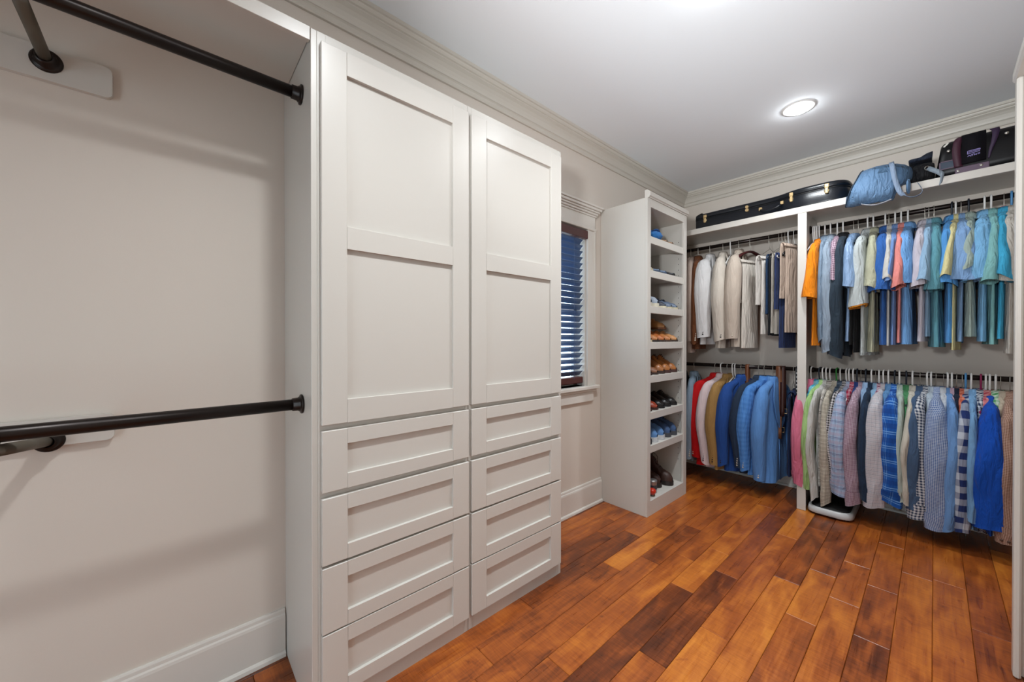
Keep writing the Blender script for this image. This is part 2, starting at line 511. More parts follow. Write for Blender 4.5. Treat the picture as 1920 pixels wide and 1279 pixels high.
wpart('valance', va, M['mahogany'], bl)
wpart('bottom_rail', MB().box(-.055, -.008, WY0 + .02, WY1 - .02, 1.022, 1.075, .006), M['mahogany'], bl)
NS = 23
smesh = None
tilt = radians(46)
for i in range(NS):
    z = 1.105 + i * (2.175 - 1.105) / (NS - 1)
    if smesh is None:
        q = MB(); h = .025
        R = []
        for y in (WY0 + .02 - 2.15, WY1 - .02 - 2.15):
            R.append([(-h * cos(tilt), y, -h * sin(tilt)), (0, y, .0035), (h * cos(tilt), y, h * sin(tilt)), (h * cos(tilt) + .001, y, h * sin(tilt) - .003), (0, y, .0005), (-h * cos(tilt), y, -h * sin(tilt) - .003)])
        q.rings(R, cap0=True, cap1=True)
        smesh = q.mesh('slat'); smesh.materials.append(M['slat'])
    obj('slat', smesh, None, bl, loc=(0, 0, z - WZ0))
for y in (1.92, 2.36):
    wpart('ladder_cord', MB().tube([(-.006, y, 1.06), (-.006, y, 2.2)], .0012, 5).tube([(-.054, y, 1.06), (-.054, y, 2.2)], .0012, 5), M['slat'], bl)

# ------------------------------------------------------------ recessed ceiling lights
LMESH = {}
def downlight(x, y, label, dim=1.0):
    t = thing('ceiling_light', label, 'ceiling light', (x, y, CZ), 0, 'recessed ceiling lights')
    if not LMESH:
        LMESH['ring'] = MB().lathe([(.066, .0), (.068, -.004), (.088, -.006), (.098, -.003), (.1, 0)], n=40).mesh('trim_ring'); LMESH['ring'].materials.append(M['white'])
        LMESH['lens'] = MB().lathe([(.0005, -.034), (.02, -.033), (.038, -.029), (.052, -.022), (.061, -.012), (.066, -.002)], n=32, cap0=True).mesh('lens'); LMESH['lens'].materials.append(M['lens'])
        LMESH['lens'].polygons.foreach_set('use_smooth', [True] * len(LMESH['lens'].polygons))
        LMESH['ring'].polygons.foreach_set('use_smooth', [True] * len(LMESH['ring'].polygons))
    obj('trim_ring', LMESH['ring'], None, t); obj('lens', LMESH['lens'], None, t)
    L = bpy.data.lights.new('lamp', 'AREA'); L.shape = 'DISK'; L.size = .13; L.energy = LAMP_POWER * dim; L.color = LAMP_COLOR; L.spread = LAMP_SPREAD
    lo = bpy.data.objects.new('lamp', L); COL.objects.link(lo); lo.parent = t; lo.location = (0, 0, -.04)
downlight(1.26, 3.26, 'recessed ceiling light shining above the hanging clothes', .78)
downlight(1.26, 1.78, 'recessed ceiling light in front of the tall cabinets')
downlight(1.26, .49, 'recessed ceiling light opposite the empty hanging bay')

# ------------------------------------------------------------ tall cabinets on the left
FXF, DXF = .435, .455      # frame front, door front
def shaker(parent, name, y0, y1, z0, z1, st, rails, label=None, th=.02, rec=.012):
    """a framed front: stiles, rails and recessed panels as one part with its panels as sub-parts"""
    f = MB()
    f.box(DXF - th, DXF, y0, y0 + st, z0, z1, .0018); f.box(DXF - th, DXF, y1 - st, y1, z0, z1, .0018)
    lo = z0
    zz = []
    for a, b in rails: f.box(DXF - th, DXF, y0 + st, y1 - st, a, b, .0006)
    o = wpart(name, f, M['cab'], parent, label=label)
    for i in range(len(rails) - 1):
        wpart('panel', MB().box(DXF - th, DXF - rec, y0 + st - .002, y1 - st + .002, rails[i][1] - .002, rails[i + 1][0] + .002), M['cab'], o)
    return o
def tall_cabinet(y0, y1, d0, d1, label):
    t = thing('tall_cabinet', label, 'cabinet', (.2, (y0 + y1) / 2, 0), 0, 'tall white cabinets with drawers')
    c = MB()
    c.box(.0015, FXF, y0, y0 + .02, .0, 2.478, .0015); c.box(.0015, FXF, y1 - .02, y1, 0, 2.478, .0015)
    c.box(.0015, FXF - .02, y0 + .02, y1 - .02, 2.458, 2.478); c.box(.0015, .012, y0 + .02, y1 - .02, 0, 2.46)
    wpart('carcass', c, M['cab'], t)
    f = MB()
    f.box(FXF - .02, FXF, y0 + .02, d0 + .02, 0.0, 2.478, .001); f.box(FXF - .02, FXF, d1 - .02, y1 - .02, 0.0, 2.478, .001)
    for a, b in ((2.42, 2.478), (1.03, 1.09), (.79, .85), (.54, .59), (.29, .34), (0.0, .10)):
        f.box(FXF - .0205, FXF - .0005, d0 + .02, d1 - .02, a, b)
    wpart('face_frame', f, M['cab'], t)
    shaker(t, 'door', d0, d1, 1.071, 2.437, .088, [(1.071, 1.158), (1.713, 1.796), (2.352, 2.437)])
    for a, b in ((.829, 1.050), (.567, .807), (.321, .557), (.0737, .3155)):
        shaker(t, 'drawer', d0, d1, a, b, .088, [(a, a + .054), (b - .056, b)])
tall_cabinet(.356, 1.027, .385, 1.020, 'tall white cabinet with drawers beside the empty hanging bay')
tall_cabinet(1.0285, 1.690, 1.036, 1.672, 'tall white cabinet with drawers next to the window')

# ------------------------------------------------------------ empty hanging bay on the left
sh = thing('closet_shelf', 'white top shelf with front rail over the empty hanging bay', 'shelf', (.2, -.55, 2.43))
wpart('board', MB().box(.002, FXF - .022, FY + .02, .354, 2.45, 2.472), M['cab'], sh)
wpart('front_rail', MB().box(FXF - .02, FXF, FY + .02, .354, 2.432, 2.48, .001), M['cab'], sh)
def flange(c, n, s):
    """round mounting flange facing +-y (axis y) or +x"""
    return MB().lathe([(.001, 0), (.036, 0), (.036, s * .004), (.031, s * .007), (.028, s * .007), (.0265, s * .012), (.0245, s * .013), (.024, s * .032), (.017, s * .033)], c, 28, n)
def bay_rod(z, label, xr=.305):
    t = thing('closet_rod', label, 'rod', (xr, -.55, z), 0, 'bronze rods in the empty hanging bay')
    wpart('bar', MB().tube([(xr, FY + .02, z), (xr, .33, z)], .0205, 20), M['rod'], t, True)
    wpart('mounting_flange', flange((xr, .3545, z), 'y', -1), M['rod'], t, True)
bay_rod(2.302, 'bronze hanging rod high in the empty bay')
bay_rod(1.135, 'bronze hanging rod halfway up the empty bay')
def bay_brace(zw, tip, lo, hi, label):
    t = thing('rod_bracket', label, 'bracket', (.02, -.3, zw), 0, 'rod brackets on the empty bay wall')
    y0, y1, z0, z1 = -.46, -.161, zw - lo, zw + hi
    pts = []
    r = .018
    for cy, cz, a0 in ((y1 - r, z1 - r, 0), (y0 + r, z1 - r, 90), (y0 + r, z0 + r, 180), (y1 - r, z0 + r, 270)):
        for k in range(6):
            a = radians(a0 + k * 18); pts.append((cy + r * cos(a), cz + r * sin(a)))
    wpart('wall_plate', MB().prism(pts, .001, .019, 'x'), M['cab'], t)
    wpart('mounting_flange', flange((.019, -.305, zw), 'x', 1), M['rod'], t, True)
    wpart('brace', MB().tube([(.03, -.305, zw), tip], .0158, 18), M['bracegrey'], t, True)
    hk = MB()
    rz = 2.302 if zw > 2 else 1.135
    hk.tube([(.305 + .026 * cos(a), tip[1], rz + .026 * sin(a)) for a in [radians(q) for q in range(-190, 11, 20)]], .005, 8)
    wpart('rod_saddle', hk, M['rod'], t, True)
bay_brace(2.264, (.305, -.305, 2.276), .06, .043, 'bracket with white wall plate under the high bronze rod')
bay_brace(1.056, (.305, -.345, 1.094), .020, .068, 'bracket with white wall plate under the lower bronze rod')

# ------------------------------------------------------------ shoe cabinet
SY0, SY1, SXF, SZT = 2.709, 3.397, .428, 2.475
t = thing('shoe_cabinet', 'tall white open shoe cabinet beside the window', 'shoe cabinet', (.2, 3.05, 0))
c = MB()
c.box(.002, SXF - .02, SY0, SY0 + .022, 0, SZT, .001); c.box(.002, SXF - .02, SY1 - .022, SY1, 0, SZT, .001)
c.box(.002, SXF - .02, SY0 + .022, SY1 - .022, SZT - .06, SZT - .038); c.box(.002, .014, SY0 + .02, SY1 - .02, 0, SZT - .04)
wpart('carcass', c, M['cab'], t)
f = MB()
f.box(SXF - .02, SXF, SY0, SY0 + .052, 0, SZT, .0015); f.box(SXF - .02, SXF, SY1 - .058, SY1, 0, SZT, .0015)
f.box(SXF - .0205, SXF - .0005, SY0 + .052, SY1 - .058, 2.408, SZT, .001); f.box(SXF - .0205, SXF - .0005, SY0 + .052, SY1 - .058, 0, .113, .001)
wpart('face_frame', f, M['cab'], t)
ct = MB()
ct.prism([(SXF - .03, SZT), (SXF + .006, SZT), (SXF + .006, SZT + .006), (SXF + .016, SZT + .012), (SXF + .016, SZT + .042), (SXF - .006, SZT + .062), (SXF - .03, SZT + .062)], SY0 + .012, SY1 + .008, 'y')
wpart('cap_moulding', ct, M['cab'], t)
SHZ = [2.185, 1.92, 1.639, 1.357, 1.092, .805, .543, .113]
for z in SHZ[:-1]:
    wpart('shelf', MB().box(.014, SXF - .02, SY0 + .023, SY1 - .023, z - .022, z).box(SXF - .022, SXF - .004, SY0 + .053, SY1 - .059, z - .056, z, .0015), M['cab'], t)
wpart('bottom_shelf', MB().box(.014, SXF - .02, SY0 + .023, SY1 - .023, .09, .113), M['cab'], t)
ho = MB()
for xh in (.07, .365):
    z = .3
    while z < 2.3:
        for yy, s in ((SY0 + .0225, 1), (SY1 - .0225, -1)):
            ho.box(xh - .003, xh + .003, yy, yy + s * .0006, z - .003, z + .003)
        z += .05
o = wpart('pin_holes', ho, M['black'], t); o['kind'] = 'stuff'

# ------------------------------------------------------------ fitted hanging closet on the back wall
PYF = 3.765
sh = thing('closet_shelf', 'long white top shelf carrying the guitar case and bags', 'shelf', (1.3, 4.03, 2.4))
wpart('board', MB().box(.002, RX - .002, PYF + .022, BY - .002, 2.425, 2.449), M['cab'], sh)
wpart('nosing', MB().box(.002, RX - .002, PYF, PYF + .021, 2.397, 2.449, .002), M['cab'], sh)
t = thing('closet_divider', 'white upright divider between the hanging sections', 'divider', (1.19, 4.0, 0))
wpart('panel', MB().box(1.176, 1.198, PYF + .02, BY - .031, 0.001, 2.424), M['cab'], t)
wpart('face_post', MB().box(1.158, 1.2165, PYF, PYF + .02, 0.001, 2.396, .002), M['cab'], t)
def back_rod(x0, x1, z, label):
    t = thing('closet_rod', label, 'rod', ((x0 + x1) / 2, 4.0, z), 0, 'bronze rods full of clothes')
    wpart('bar', MB().tube([(x0 + .005, 4.0, z), (x1 - .005, 4.0, z)], .0172, 16), M['rod'], t, True)
    for x, s in ((x0, 1), (x1, -1)):
        wpart('mounting_flange', MB().lathe([(.001, 0), (.034, 0), (.034, s * .004), (.028, s * .007), (.022, s * .012), (.0215, s * .03), (.017, s * .031)], (x, 4.0, z), 24, 'x'), M['rod'], t, True)
back_rod(.001, 1.175, 2.302, 'bronze rod holding suit jackets and folded trousers')
back_rod(1.199, RX - .001, 2.302, 'bronze rod holding the polo shirts')
back_rod(.001, 1.175, 1.122, 'bronze rod holding the coloured blazers')
back_rod(1.199, RX - .001, 1.122, 'bronze rod holding the long-sleeved shirts')

# ------------------------------------------------------------ closet unit at the right edge
t = thing('closet_unit', 'white closet unit end standing at the right edge', 'closet unit', (2.35, 2.3, 0))
wpart('end_panel', MB().box(2.14, RX - .002, 2.575, 2.595, .001, 2.435, .001), M['cab'], t)
wpart('face_post', MB().box(2.118, 2.138, 2.54, 2.596, .001, 2.44, .006), M['cab'], t)
wpart('top_board', MB().box(2.14, RX - .002, .8, 2.575, 2.437, 2.457), M['cab'], t)
ct = MB().prism([(2.118, 2.44), (2.112, 2.448), (2.112, 2.478), (2.126, 2.498), (2.150, 2.498), (2.150, 2.44)], .8, 2.598, 'y')
wpart('cap_moulding', ct, M['cab'], t)

# ------------------------------------------------------------ hangers
HC = {'plastic': M['white'], 'black': M['black'], 'wire': M['chrome'], 'dark': plain('navy_plastic', '1c2430', .4), 'blue': plain('blue_plastic', '4f8fc4', .35),
      'green': plain('green_plastic', '2f8a3a', .35), 'magenta': plain('magenta_plastic', '8a1c50', .35), 'wood': plain('dark_wood', '43191a', .35, bump=.1, bscale=40, stretch=(1, .1, 1)), 'clip': M['black']}
HW = {'plastic': 'white plastic hanger', 'black': 'black hanger with metal hook', 'wire': 'thin wire hanger', 'dark': 'dark navy hanger', 'blue': 'light blue plastic hanger',
      'green': 'green plastic hanger', 'magenta': 'magenta plastic hanger', 'wood': 'dark wooden hanger', 'clip': 'black clip hanger with white hook'}
HMESH = {}
def hanger_meshes(kind):
    if kind in HMESH: return HMESH[kind]
    th = {'plastic': .0052, 'wire': .0016, 'dark': .005, 'blue': .0055, 'green': .005, 'magenta': .005}.get(kind, .0022)
    r = .0172 + th + .0015
    pts = []
    for k in range(0, 11):          # hook: from behind the rod over it and down in front
        a = radians(150 - k * 18)
        a = radians(-20 + 200 * (1 - k / 10.0))
        pts.append((0, -r * cos(a), r * sin(a)))
    pts = [(0, -r * cos(radians(q)), r * sin(radians(q))) for q in range(190, -1, -19)]
    pts += [(0, -r * .95, -.025), (0, -r * .75, -.06), (0, -.004, -.094), (0, 0, -.111)]
    hook = MB().tube(pts, th, 7)
    body = MB()
    if kind in ('wood', 'black', 'clip'):
        e = .205 if kind == 'wood' else .172
        d = 0 if kind == 'wood' else .016
        P_ = smooth_path([(0, -e, -.165 - d), (0, -e * .72, -.125 - d), (0, -.06, -.092 - d), (0, 0, -.083), (0, .06, -.092 - d), (0, e * .72, -.125 - d), (0, e, -.165 - d)], 3)
        R = []
        for p in P_:
            w = .007 + .012 * (abs(p[1]) / .2) if kind == 'wood' else .0055
            R.append([(p[0] + sx * w, p[1], p[2] + sz * .010) for sx, sz in ((-1, -1), (1, -1), (1, 1), (-1, 1))])
        body.rings(R, cap0=True, cap1=True)
        body.tube([(0, -e * .92, -.172 - d), (0, e * .92, -.172 - d)], .0045, 6)
    else:
        q = [(0, 0, -.083), (0, -.05, -.108), (0, -.165, -.176), (0, -.178, -.188), (0, -.165, -.196), (0, 0, -.196), (0, .165, -.196), (0, .178, -.188), (0, .165, -.176), (0, .05, -.108)]
        body.tube(q, th, 7, closed=True)
    hm = {'plastic': HC['plastic'], 'black': M['chrome'], 'clip': M['white'], 'wood': M['chrome']}.get(kind, HC[kind])
    body.v = [(p[0], p[1], p[2] - .026) for p in body.v]
    a = hook.mesh('hook'); a.materials.append(hm); b = body.mesh('arms'); b.materials.append(HC[kind])
    for m in (a, b): m.polygons.foreach_set('use_smooth', [True] * len(m.polygons))
    HMESH[kind] = (a, b)
    return HMESH[kind]
GRP = {'UL': 'on the upper left rod', 'UR': 'on the upper right rod', 'LL': 'on the lower left rod', 'LR': 'on the lower right rod', 'LS': 'on the lower right rod'}
def short(lab):
    for cut in (',', ' between', ' beside', ' right of', ' left of', ' near', ' behind', ' showing', ' on ', ' under ', ' by '):
        if cut in lab: lab = lab.split(cut)[0]
    return lab
SEEN = {}
def hanger(kind, x, z, yaw, label, sec):
    t = thing('clothes_hanger', label, 'hanger', (x, 4.0, z), yaw, 'hangers ' + GRP[sec])
    a, b = hanger_meshes(kind)
    obj('hook', a, None, t); obj('arms', b, None, t)
    return t

# ------------------------------------------------------------ garments (local frame: rod centre, y to the wall, z up)
def fold_ring(cx, cy, cz, rx, ry, n, amp, ph, k, tiltz=0.0, p=1.0):
    ring = []
    for j in range(n):
        a = 2 * pi * j / n
        m = 1 + amp * (sin(k * a + ph) + .5 * sin((k * 2 - 1) * a + ph * 1.7))
        sa, ca = sin(a), cos(a)
        x = rx * math.copysign(abs(ca) ** p, ca); y = ry * math.copysign(abs(sa) ** p, sa)
        ring.append((cx + x * m, cy + y * (1 + amp * .12 * sin(3 * a + ph)), cz + tiltz * sa))
    return ring
def uvrings(R, off=0.0):
    out = []; v = 0
    mid = None
    per0 = None
    for i, r in enumerate(R):
        c = [sum(p[k] for p in r) / len(r) for k in range(3)]
        if mid: v += sqrt(sum((c[k] - mid[k]) ** 2 for k in range(3)))
        mid = c
        L = 0; row = [(off, v)]
        for j in range(1, len(r)):
            L += sqrt(sum((r[j][k] - r[j - 1][k]) ** 2 for k in range(3))); row.append((off + L, v))
        out.append(row)
    return out
def torso(g, sw, zh, tx, z0, flare, tail, n=34):
    R = []
    ph = g.uniform(0, 6)
    sd = .105
    for i in range(6):
        s = i / 5
        R.append(fold_ring(0, 0, z0 - sd * s ** 1.25, lerp(.034, tx * .95, s), lerp(.058, sw, s ** .8), n, 0, 0, 3))
    N = 16
    ka = g.choice([3, 4, 5])
    lean = g.uniform(-.012, .012)
    for i in range(1, N + 1):
        s = i / N
        z = lerp(z0 - sd, zh, s)
        rx = tx * (1 + flare * s); ry = lerp(sw, sw * 1.02, s) - .02 * sin(pi * s)
        R.append(fold_ring(lean * s, 0, z, rx, ry, n, .08 + .30 * s, ph + 1.2 * s, ka, 0))
    # curved shirt tail: the side edges ride higher than front and back
    if tail:
        last = R[-1]; R[-1] = [(p[0], p[1], p[2] + tail * (abs(p[1]) / sw) ** 2) for p in last]
        prev = R[-2]; R[-2] = [(p[0], p[1], p[2] + tail * .4 * (abs(p[1]) / sw) ** 2) for p in prev]
    return R
def sleeve(g, side, sw, z0, ze, kind, w, out, n=20):
    """side -1 is the room side"""
    sz = z0 - .10
    lx = g.uniform(-.026, .012) if side < 0 else g.uniform(-.012, .012)
    bow = g.uniform(-.02, .006)
    if kind in ('polo', 'tee'):
        P_ = smooth_path([(0, side * .046, z0 - .028), (0, side * .11, z0 - .052), (0, side * (sw - .028), z0 - .098), (lx * .1, side * (sw - .004), sz - .06), (lx * .6, side * (sw + .012 + out * .6), lerp(sz, ze, .6)), (lx, side * (sw + .018 + out), ze)], 5)
        rx = [(0, .024), (.2, .026), (.42, max(.024, w * .6)), (.7, w * .88), (1, w * 1.12)]; ry = [(0, .02), (.2, .026), (.4, .046), (.6, .062), (1, .074)]
        amp = .06
    else:
        b = .018 + out
        mid = lerp(sz, ze, .5)
        P_ = smooth_path([(0, side * .046, z0 - .028), (0, side * .11, z0 - .052), (0, side * (sw - .028), z0 - .098), (bow * .2, side * (sw - .004), sz - .06), (lx * .2 + bow * .6, side * (sw + b * .9), lerp(sz, ze, .28)), (lx * .5 + bow, side * (sw + b * 1.3), mid), (lx * .8 + bow * .4, side * (sw + b * .6), lerp(sz, ze, .78)), (lx, side * (sw + b * .2), ze)], 5)
        if kind == 'blazer':
            rx = [(0, .026), (.14, .034), (.3, max(.03, w * .72)), (.45, w * .95), (.65, w * 1.04), (.85, w * .9), (1, w * .78)]; ry = [(0, .02), (.14, .028), (.3, .05), (.5, .068), (1, .05)]; amp = .05
        elif kind == 'sweater':
            rx = [(0, .02), (.14, .022), (.3, w * .4), (.5, w * .62), (.75, w * .92), (.93, w * 1.08), (1, w)]; ry = [(0, .02), (.14, .026), (.3, .045), (.6, .07), (1, .05)]; amp = .07
        else:
            rx = [(0, .022), (.14, .022), (.28, max(.016, w * .55)), (.45, w * .8), (.62, w * 1.0), (.8, w * 1.04), (.94, w * 1.0), (1, w * .86)]; ry = [(0, .02), (.14, .026), (.28, .045), (.5, .06), (.9, .05), (1, .042)]; amp = .12
    N = len(P_); R = []
    ph = g.uniform(0, 6)
    for i, p in enumerate(P_):
        s = i / (N - 1)
        r = fold_ring(0, 0, 0, interp(rx, s), interp(ry, s), n, amp * min(1, s * 2), ph + 2.2 * s + (.5 * sin(9 * s + ph) if amp > .08 else 0), 3)
        if kind != 'blazer': r = [(q[0] * (1 + .02 * sin(13 * s + ph + 2 * q[1] / .05)), q[1] + .004 * sin(23 * s + ph * 2 + q[0] * 60), 0) for q in r]
        a, b_ = P_[max(i - 1, 0)], P_[min(i + 1, N - 1)]
        t = unit([b_[k] - a[k] for k in range(3)])
        # keep the x axis, tilt the section with the path in the y-z plane
        ny, nz = -t[2], t[1]
        R.append([(p[0] + q[0], p[1] + q[1] * ny * -1 * (1 if True else 1), p[2] + q[1] * nz * -1) for q in r])
    sl = g.uniform(-.022, .022); sag = g.uniform(.0, .012)
    for i, f in ((-1, 1.0), (-2, .75), (-3, .45)):
        cx = P_[i][0]
        R[i] = [(q[0], q[1], q[2] + f * (sl * (q[0] - cx) / max(w, .02) + sag * sin((q[0] - cx) / max(w, .02) * 2.4 + ph))) for q in R[i]]
    return R, P_
def collar_rings(z0, kind, n=24):
    R = []
    if kind == 'tee': prof = [(1.0, -.012), (.98, .006), (.9, .010), (.86, .0)]
    elif kind == 'blazer': prof = [(.92, -.01), (.9, .022), (1.0, .03), (1.18, .012), (1.34, -.03)]
    else: prof = [(.9, -.012), (.86, .022), (.96, .03), (1.12, .012), (1.3, -.022)]
    for m, h in prof:
        R.append([(.036 * m * cos(2 * pi * j / n), .060 * m * sin(2 * pi * j / n), z0 + h + .008 * sin(2 * pi * j / n) * 0) for j in range(n)])
    return R
def band(R, grow, n=None):
    c = [[sum(p[k] for p in r) / len(r) for k in range(3)] for r in R]
    return [[[c[i][k] + (p[k] - c[i][k]) * grow for k in range(3)] for p in r] for i, r in enumerate(R)]
BTN = {'dark': plain('dark_button', '141212', .3), 'pale': plain('pale_button', 'c9c0b0', .3), 'brown': plain('brown_button', '4a3024', .3)}
LINING = {'pale grey polo with orange sleeve lining': P('f09a30')}
def garment(sec, x, zs, zh, typ, mat, hk, label, w, tx, idx, yaw):
    g = random.Random(idx * 77 + 13)
    zr = 2.302 if sec[0] == 'U' else 1.122
    hid = typ == 'shirt' and ('hidden' in label or 'sliver' in label or 'behind' in label or label.startswith('pale sky') or w < .0195)
    if hid: w = min(w, .016)
    out = g.uniform(0, .018) - (.03 if hid else 0)
    if typ == 'polo': out = .034 if w < .036 else g.uniform(-.004, .006)
    hn = HW[hk] + ' holding the ' + short(label)
    if [r for r in ROWS if r[6] == hk and short(r[7]) == short(label) and r[7] != label]: hn = HW[hk] + ' holding the ' + label.replace(',', '')
    hg = hanger(hk, x, zr, yaw, hn, sec)
    if 'red hanger clip' in label:
        obj('clip', MB().box(-.011, .011, -.018, .010, -.078, -.062, .003), plain('red_clip', 'c02018', .4), hg, label='red hanger clip')
    if typ == 'pants': return trousers(sec, x, zr, zs, zh, mat, label, g, yaw, tx)
    name, cat = {'polo': ('polo_shirt', 'polo shirt'), 'tee': ('t_shirt', 'shirt'), 'shirt': ('dress_shirt', 'shirt'), 'blazer': ('suit_jacket', 'jacket'), 'sweater': ('sweater', 'sweater')}[typ]
    t = thing(name, label, cat, (x, 4.0, zr), yaw, 'clothes ' + GRP[sec])
    z0 = -.104
    long_ = typ in ('shirt', 'blazer', 'sweater')
    if typ == 'shirt': zs = max(zs, .80); zh = max(zh, .80)
    if typ == 'blazer': zh = max(zh, .9)
    sw = {'polo': .195, 'tee': .195, 'shirt': .20, 'blazer': .215, 'sweater': .205}[typ] - (.05 if hid else 0)
    R = torso(g, sw, -zh, tx, z0, .35 if typ != 'blazer' else .25, {'polo': 0.0, 'tee': 0, 'shirt': .05, 'blazer': .0, 'sweater': 0}[typ])
    obj('torso', MB().rings(R, uv=uvrings(R)), mat, t, True)
    for side in (-1, 1):
        SR, path = sleeve(g, side, sw, z0, -zs, typ, w, out)
        if side == 1 and hid: pass
        so = obj('sleeve', MB().rings(SR, uv=uvrings(SR, .3)), mat, t, True)
        if typ == 'shirt':
            cr = band(SR[-4:], 1.10)
            last = cr[-1]; cr.append([(p[0], p[1], p[2] - .018) for p in last])
            obj('cuff', MB().rings(cr, uv=uvrings(cr, .11)), mat, so, True)
        elif typ == 'sweater':
            cr = band(SR[-4:], .98); cr.append([(p[0], p[1], p[2] - .03) for p in cr[-1]])
            obj('cuff', MB().rings(cr), mat, so, True)
        elif typ in ('polo',):
            cr = band(SR[-2:], 1.035); cr.append([(p[0], p[1], p[2] - .006) for p in cr[-1]])
            obj('sleeve_band', MB().rings(cr, uv=uvrings(cr)), mat, so, True)
            if label in LINING:
                cr = band(SR[-3:], .95); cr.append([(p[0], p[1], p[2] - .016) for p in cr[-1]])
                obj('lining', MB().rings(cr), LINING[label], so, True, label='orange sleeve lining')
        if side == -1 and typ in ('blazer',) or (side == -1 and 'cuff button' in label):
            bm = BTN['dark'] if 'white' in label or 'royal' in label or 'tan' in label else BTN['pale']
            if 'cuff button' in label: bm = BTN['brown']
            nb = 2 if 'cuff button' in label else 4
            for q in range(nb):
                pz = -zs + .03 + q * .02 if nb == 4 else -zs + .0
                pt = path[-2]
                bx = .012 if x < 1.9 else -.014
                if nb == 2: bx = -.02 + q * .028
                yb = min(p[1] for p in SR[-3]) - .0015
                obj('button', MB().lathe([(.001, -.003), (.0065, -.003), (.0075, 0), (.0065, .001)], (pt[0] + bx, yb + .006, pz), 10, 'y', True), bm, so, True)
    C = collar_rings(z0, typ)
    if typ == 'sweater': C = collar_rings(z0, 'tee')
    obj('collar', MB().rings(C, uv=uvrings(C)), mat if 'black collar' not in label else P('121318'), t, True)
    if typ == 'blazer':
        # lapels on the front of the jacket, which faces +x
        for sg in (-1, 1):
            fx = tx * 1.02
            pts = [(.026, sg * .045, z0 - .005), (fx * .8 + .008, sg * .07, z0 - .06), (fx + .007, sg * .085, z0 - .17), (fx + .008, sg * .062, z0 - .30), (fx + .008, sg * .018, z0 - .42)]
            wd = [.045, .075, .085, .06, .012]
            P_ = smooth_path(pts, 4)
            wv = [[0, interp([(i / 4, wd[i]) for i in range(5)], k / (len(P_) - 1)), 0] for k in range(len(P_))]
            obj('lapel', MB().ribbon([(q[0] + .009, q[1], q[2]) for q in P_], wv, .007), mat, t)
        obj('front_edge', MB().ribbon([(tx + .006, -.004, z0 - .40), (tx * 1.15 + .006, -.008, z0 - .6), (tx * 1.3 + .008, -.012, -zh + .01)], [0, .02, 0], .004), mat, t, True)
    return t
def trousers(sec, x, zr, zs, zh, mat, label, g, yaw, tx):
    """trousers folded over the hanger bar: a draped double layer, one side longer"""
    t = thing('trousers', label, 'trousers', (x, 4.0, zr), yaw, 'clothes ' + GRP[sec])
    bar = -.198
    if 'wooden' in label: bar = -.206
    if 'clipped' in label: bar = -.12
    hw = g.uniform(.165, .185)
    def leg(name, xs, zb, hw, top, thick, ycen):
        R = []; N = 14; n = 22
        for i in range(N + 1):
            s = i / N
            z = lerp(top, zb, s)
            rx = thick * interp([(0, .25), (.06, .8), (1, 1.15)], s)
            R.append(fold_ring(xs * interp([(0, .2), (.1, 1), (1, 1.1)], s), ycen + .006 * sin(3 * s + xs * 90), z, rx, hw * (1 + .05 * s), n, .12 + .1 * s, g.uniform(-.1, .1) + s * 1.3 + xs * 200, 3, 0, .8))
        obj(name, MB().rings(R, uv=uvrings(R), cap0=True), mat, t, True)
        return R
    th = max(.009, min(.016, tx * .55))
    a, b = (zs, zh)
    top = bar + .006
    leg('leg', -th * .95, -a, hw, top, th, -.012)
    leg('leg', th * .95, -b, hw * (.62 if abs(a - b) > .15 else .95), top, th, .0 if abs(a - b) < .15 else -.045)
    # the fold lying over the bar
    P_ = [(-th * 1.5 , 0, top - .02), (-th, 0, top + .001), (0, 0, top + .008), (th, 0, top + .001), (th * 1.5, 0, top - .02)]
    obj('fold', MB().ribbon(smooth_path(P_, 4), [0, hw * 2, 0], .005), mat, t, True)
    if abs(a - b) < .2 and zs < .8:
        obj('waistband', MB().box(-th * 2.2, -th * .4, -hw - .004, hw - .02, -a - .002, -a + .035, .004), mat, t)
    return t

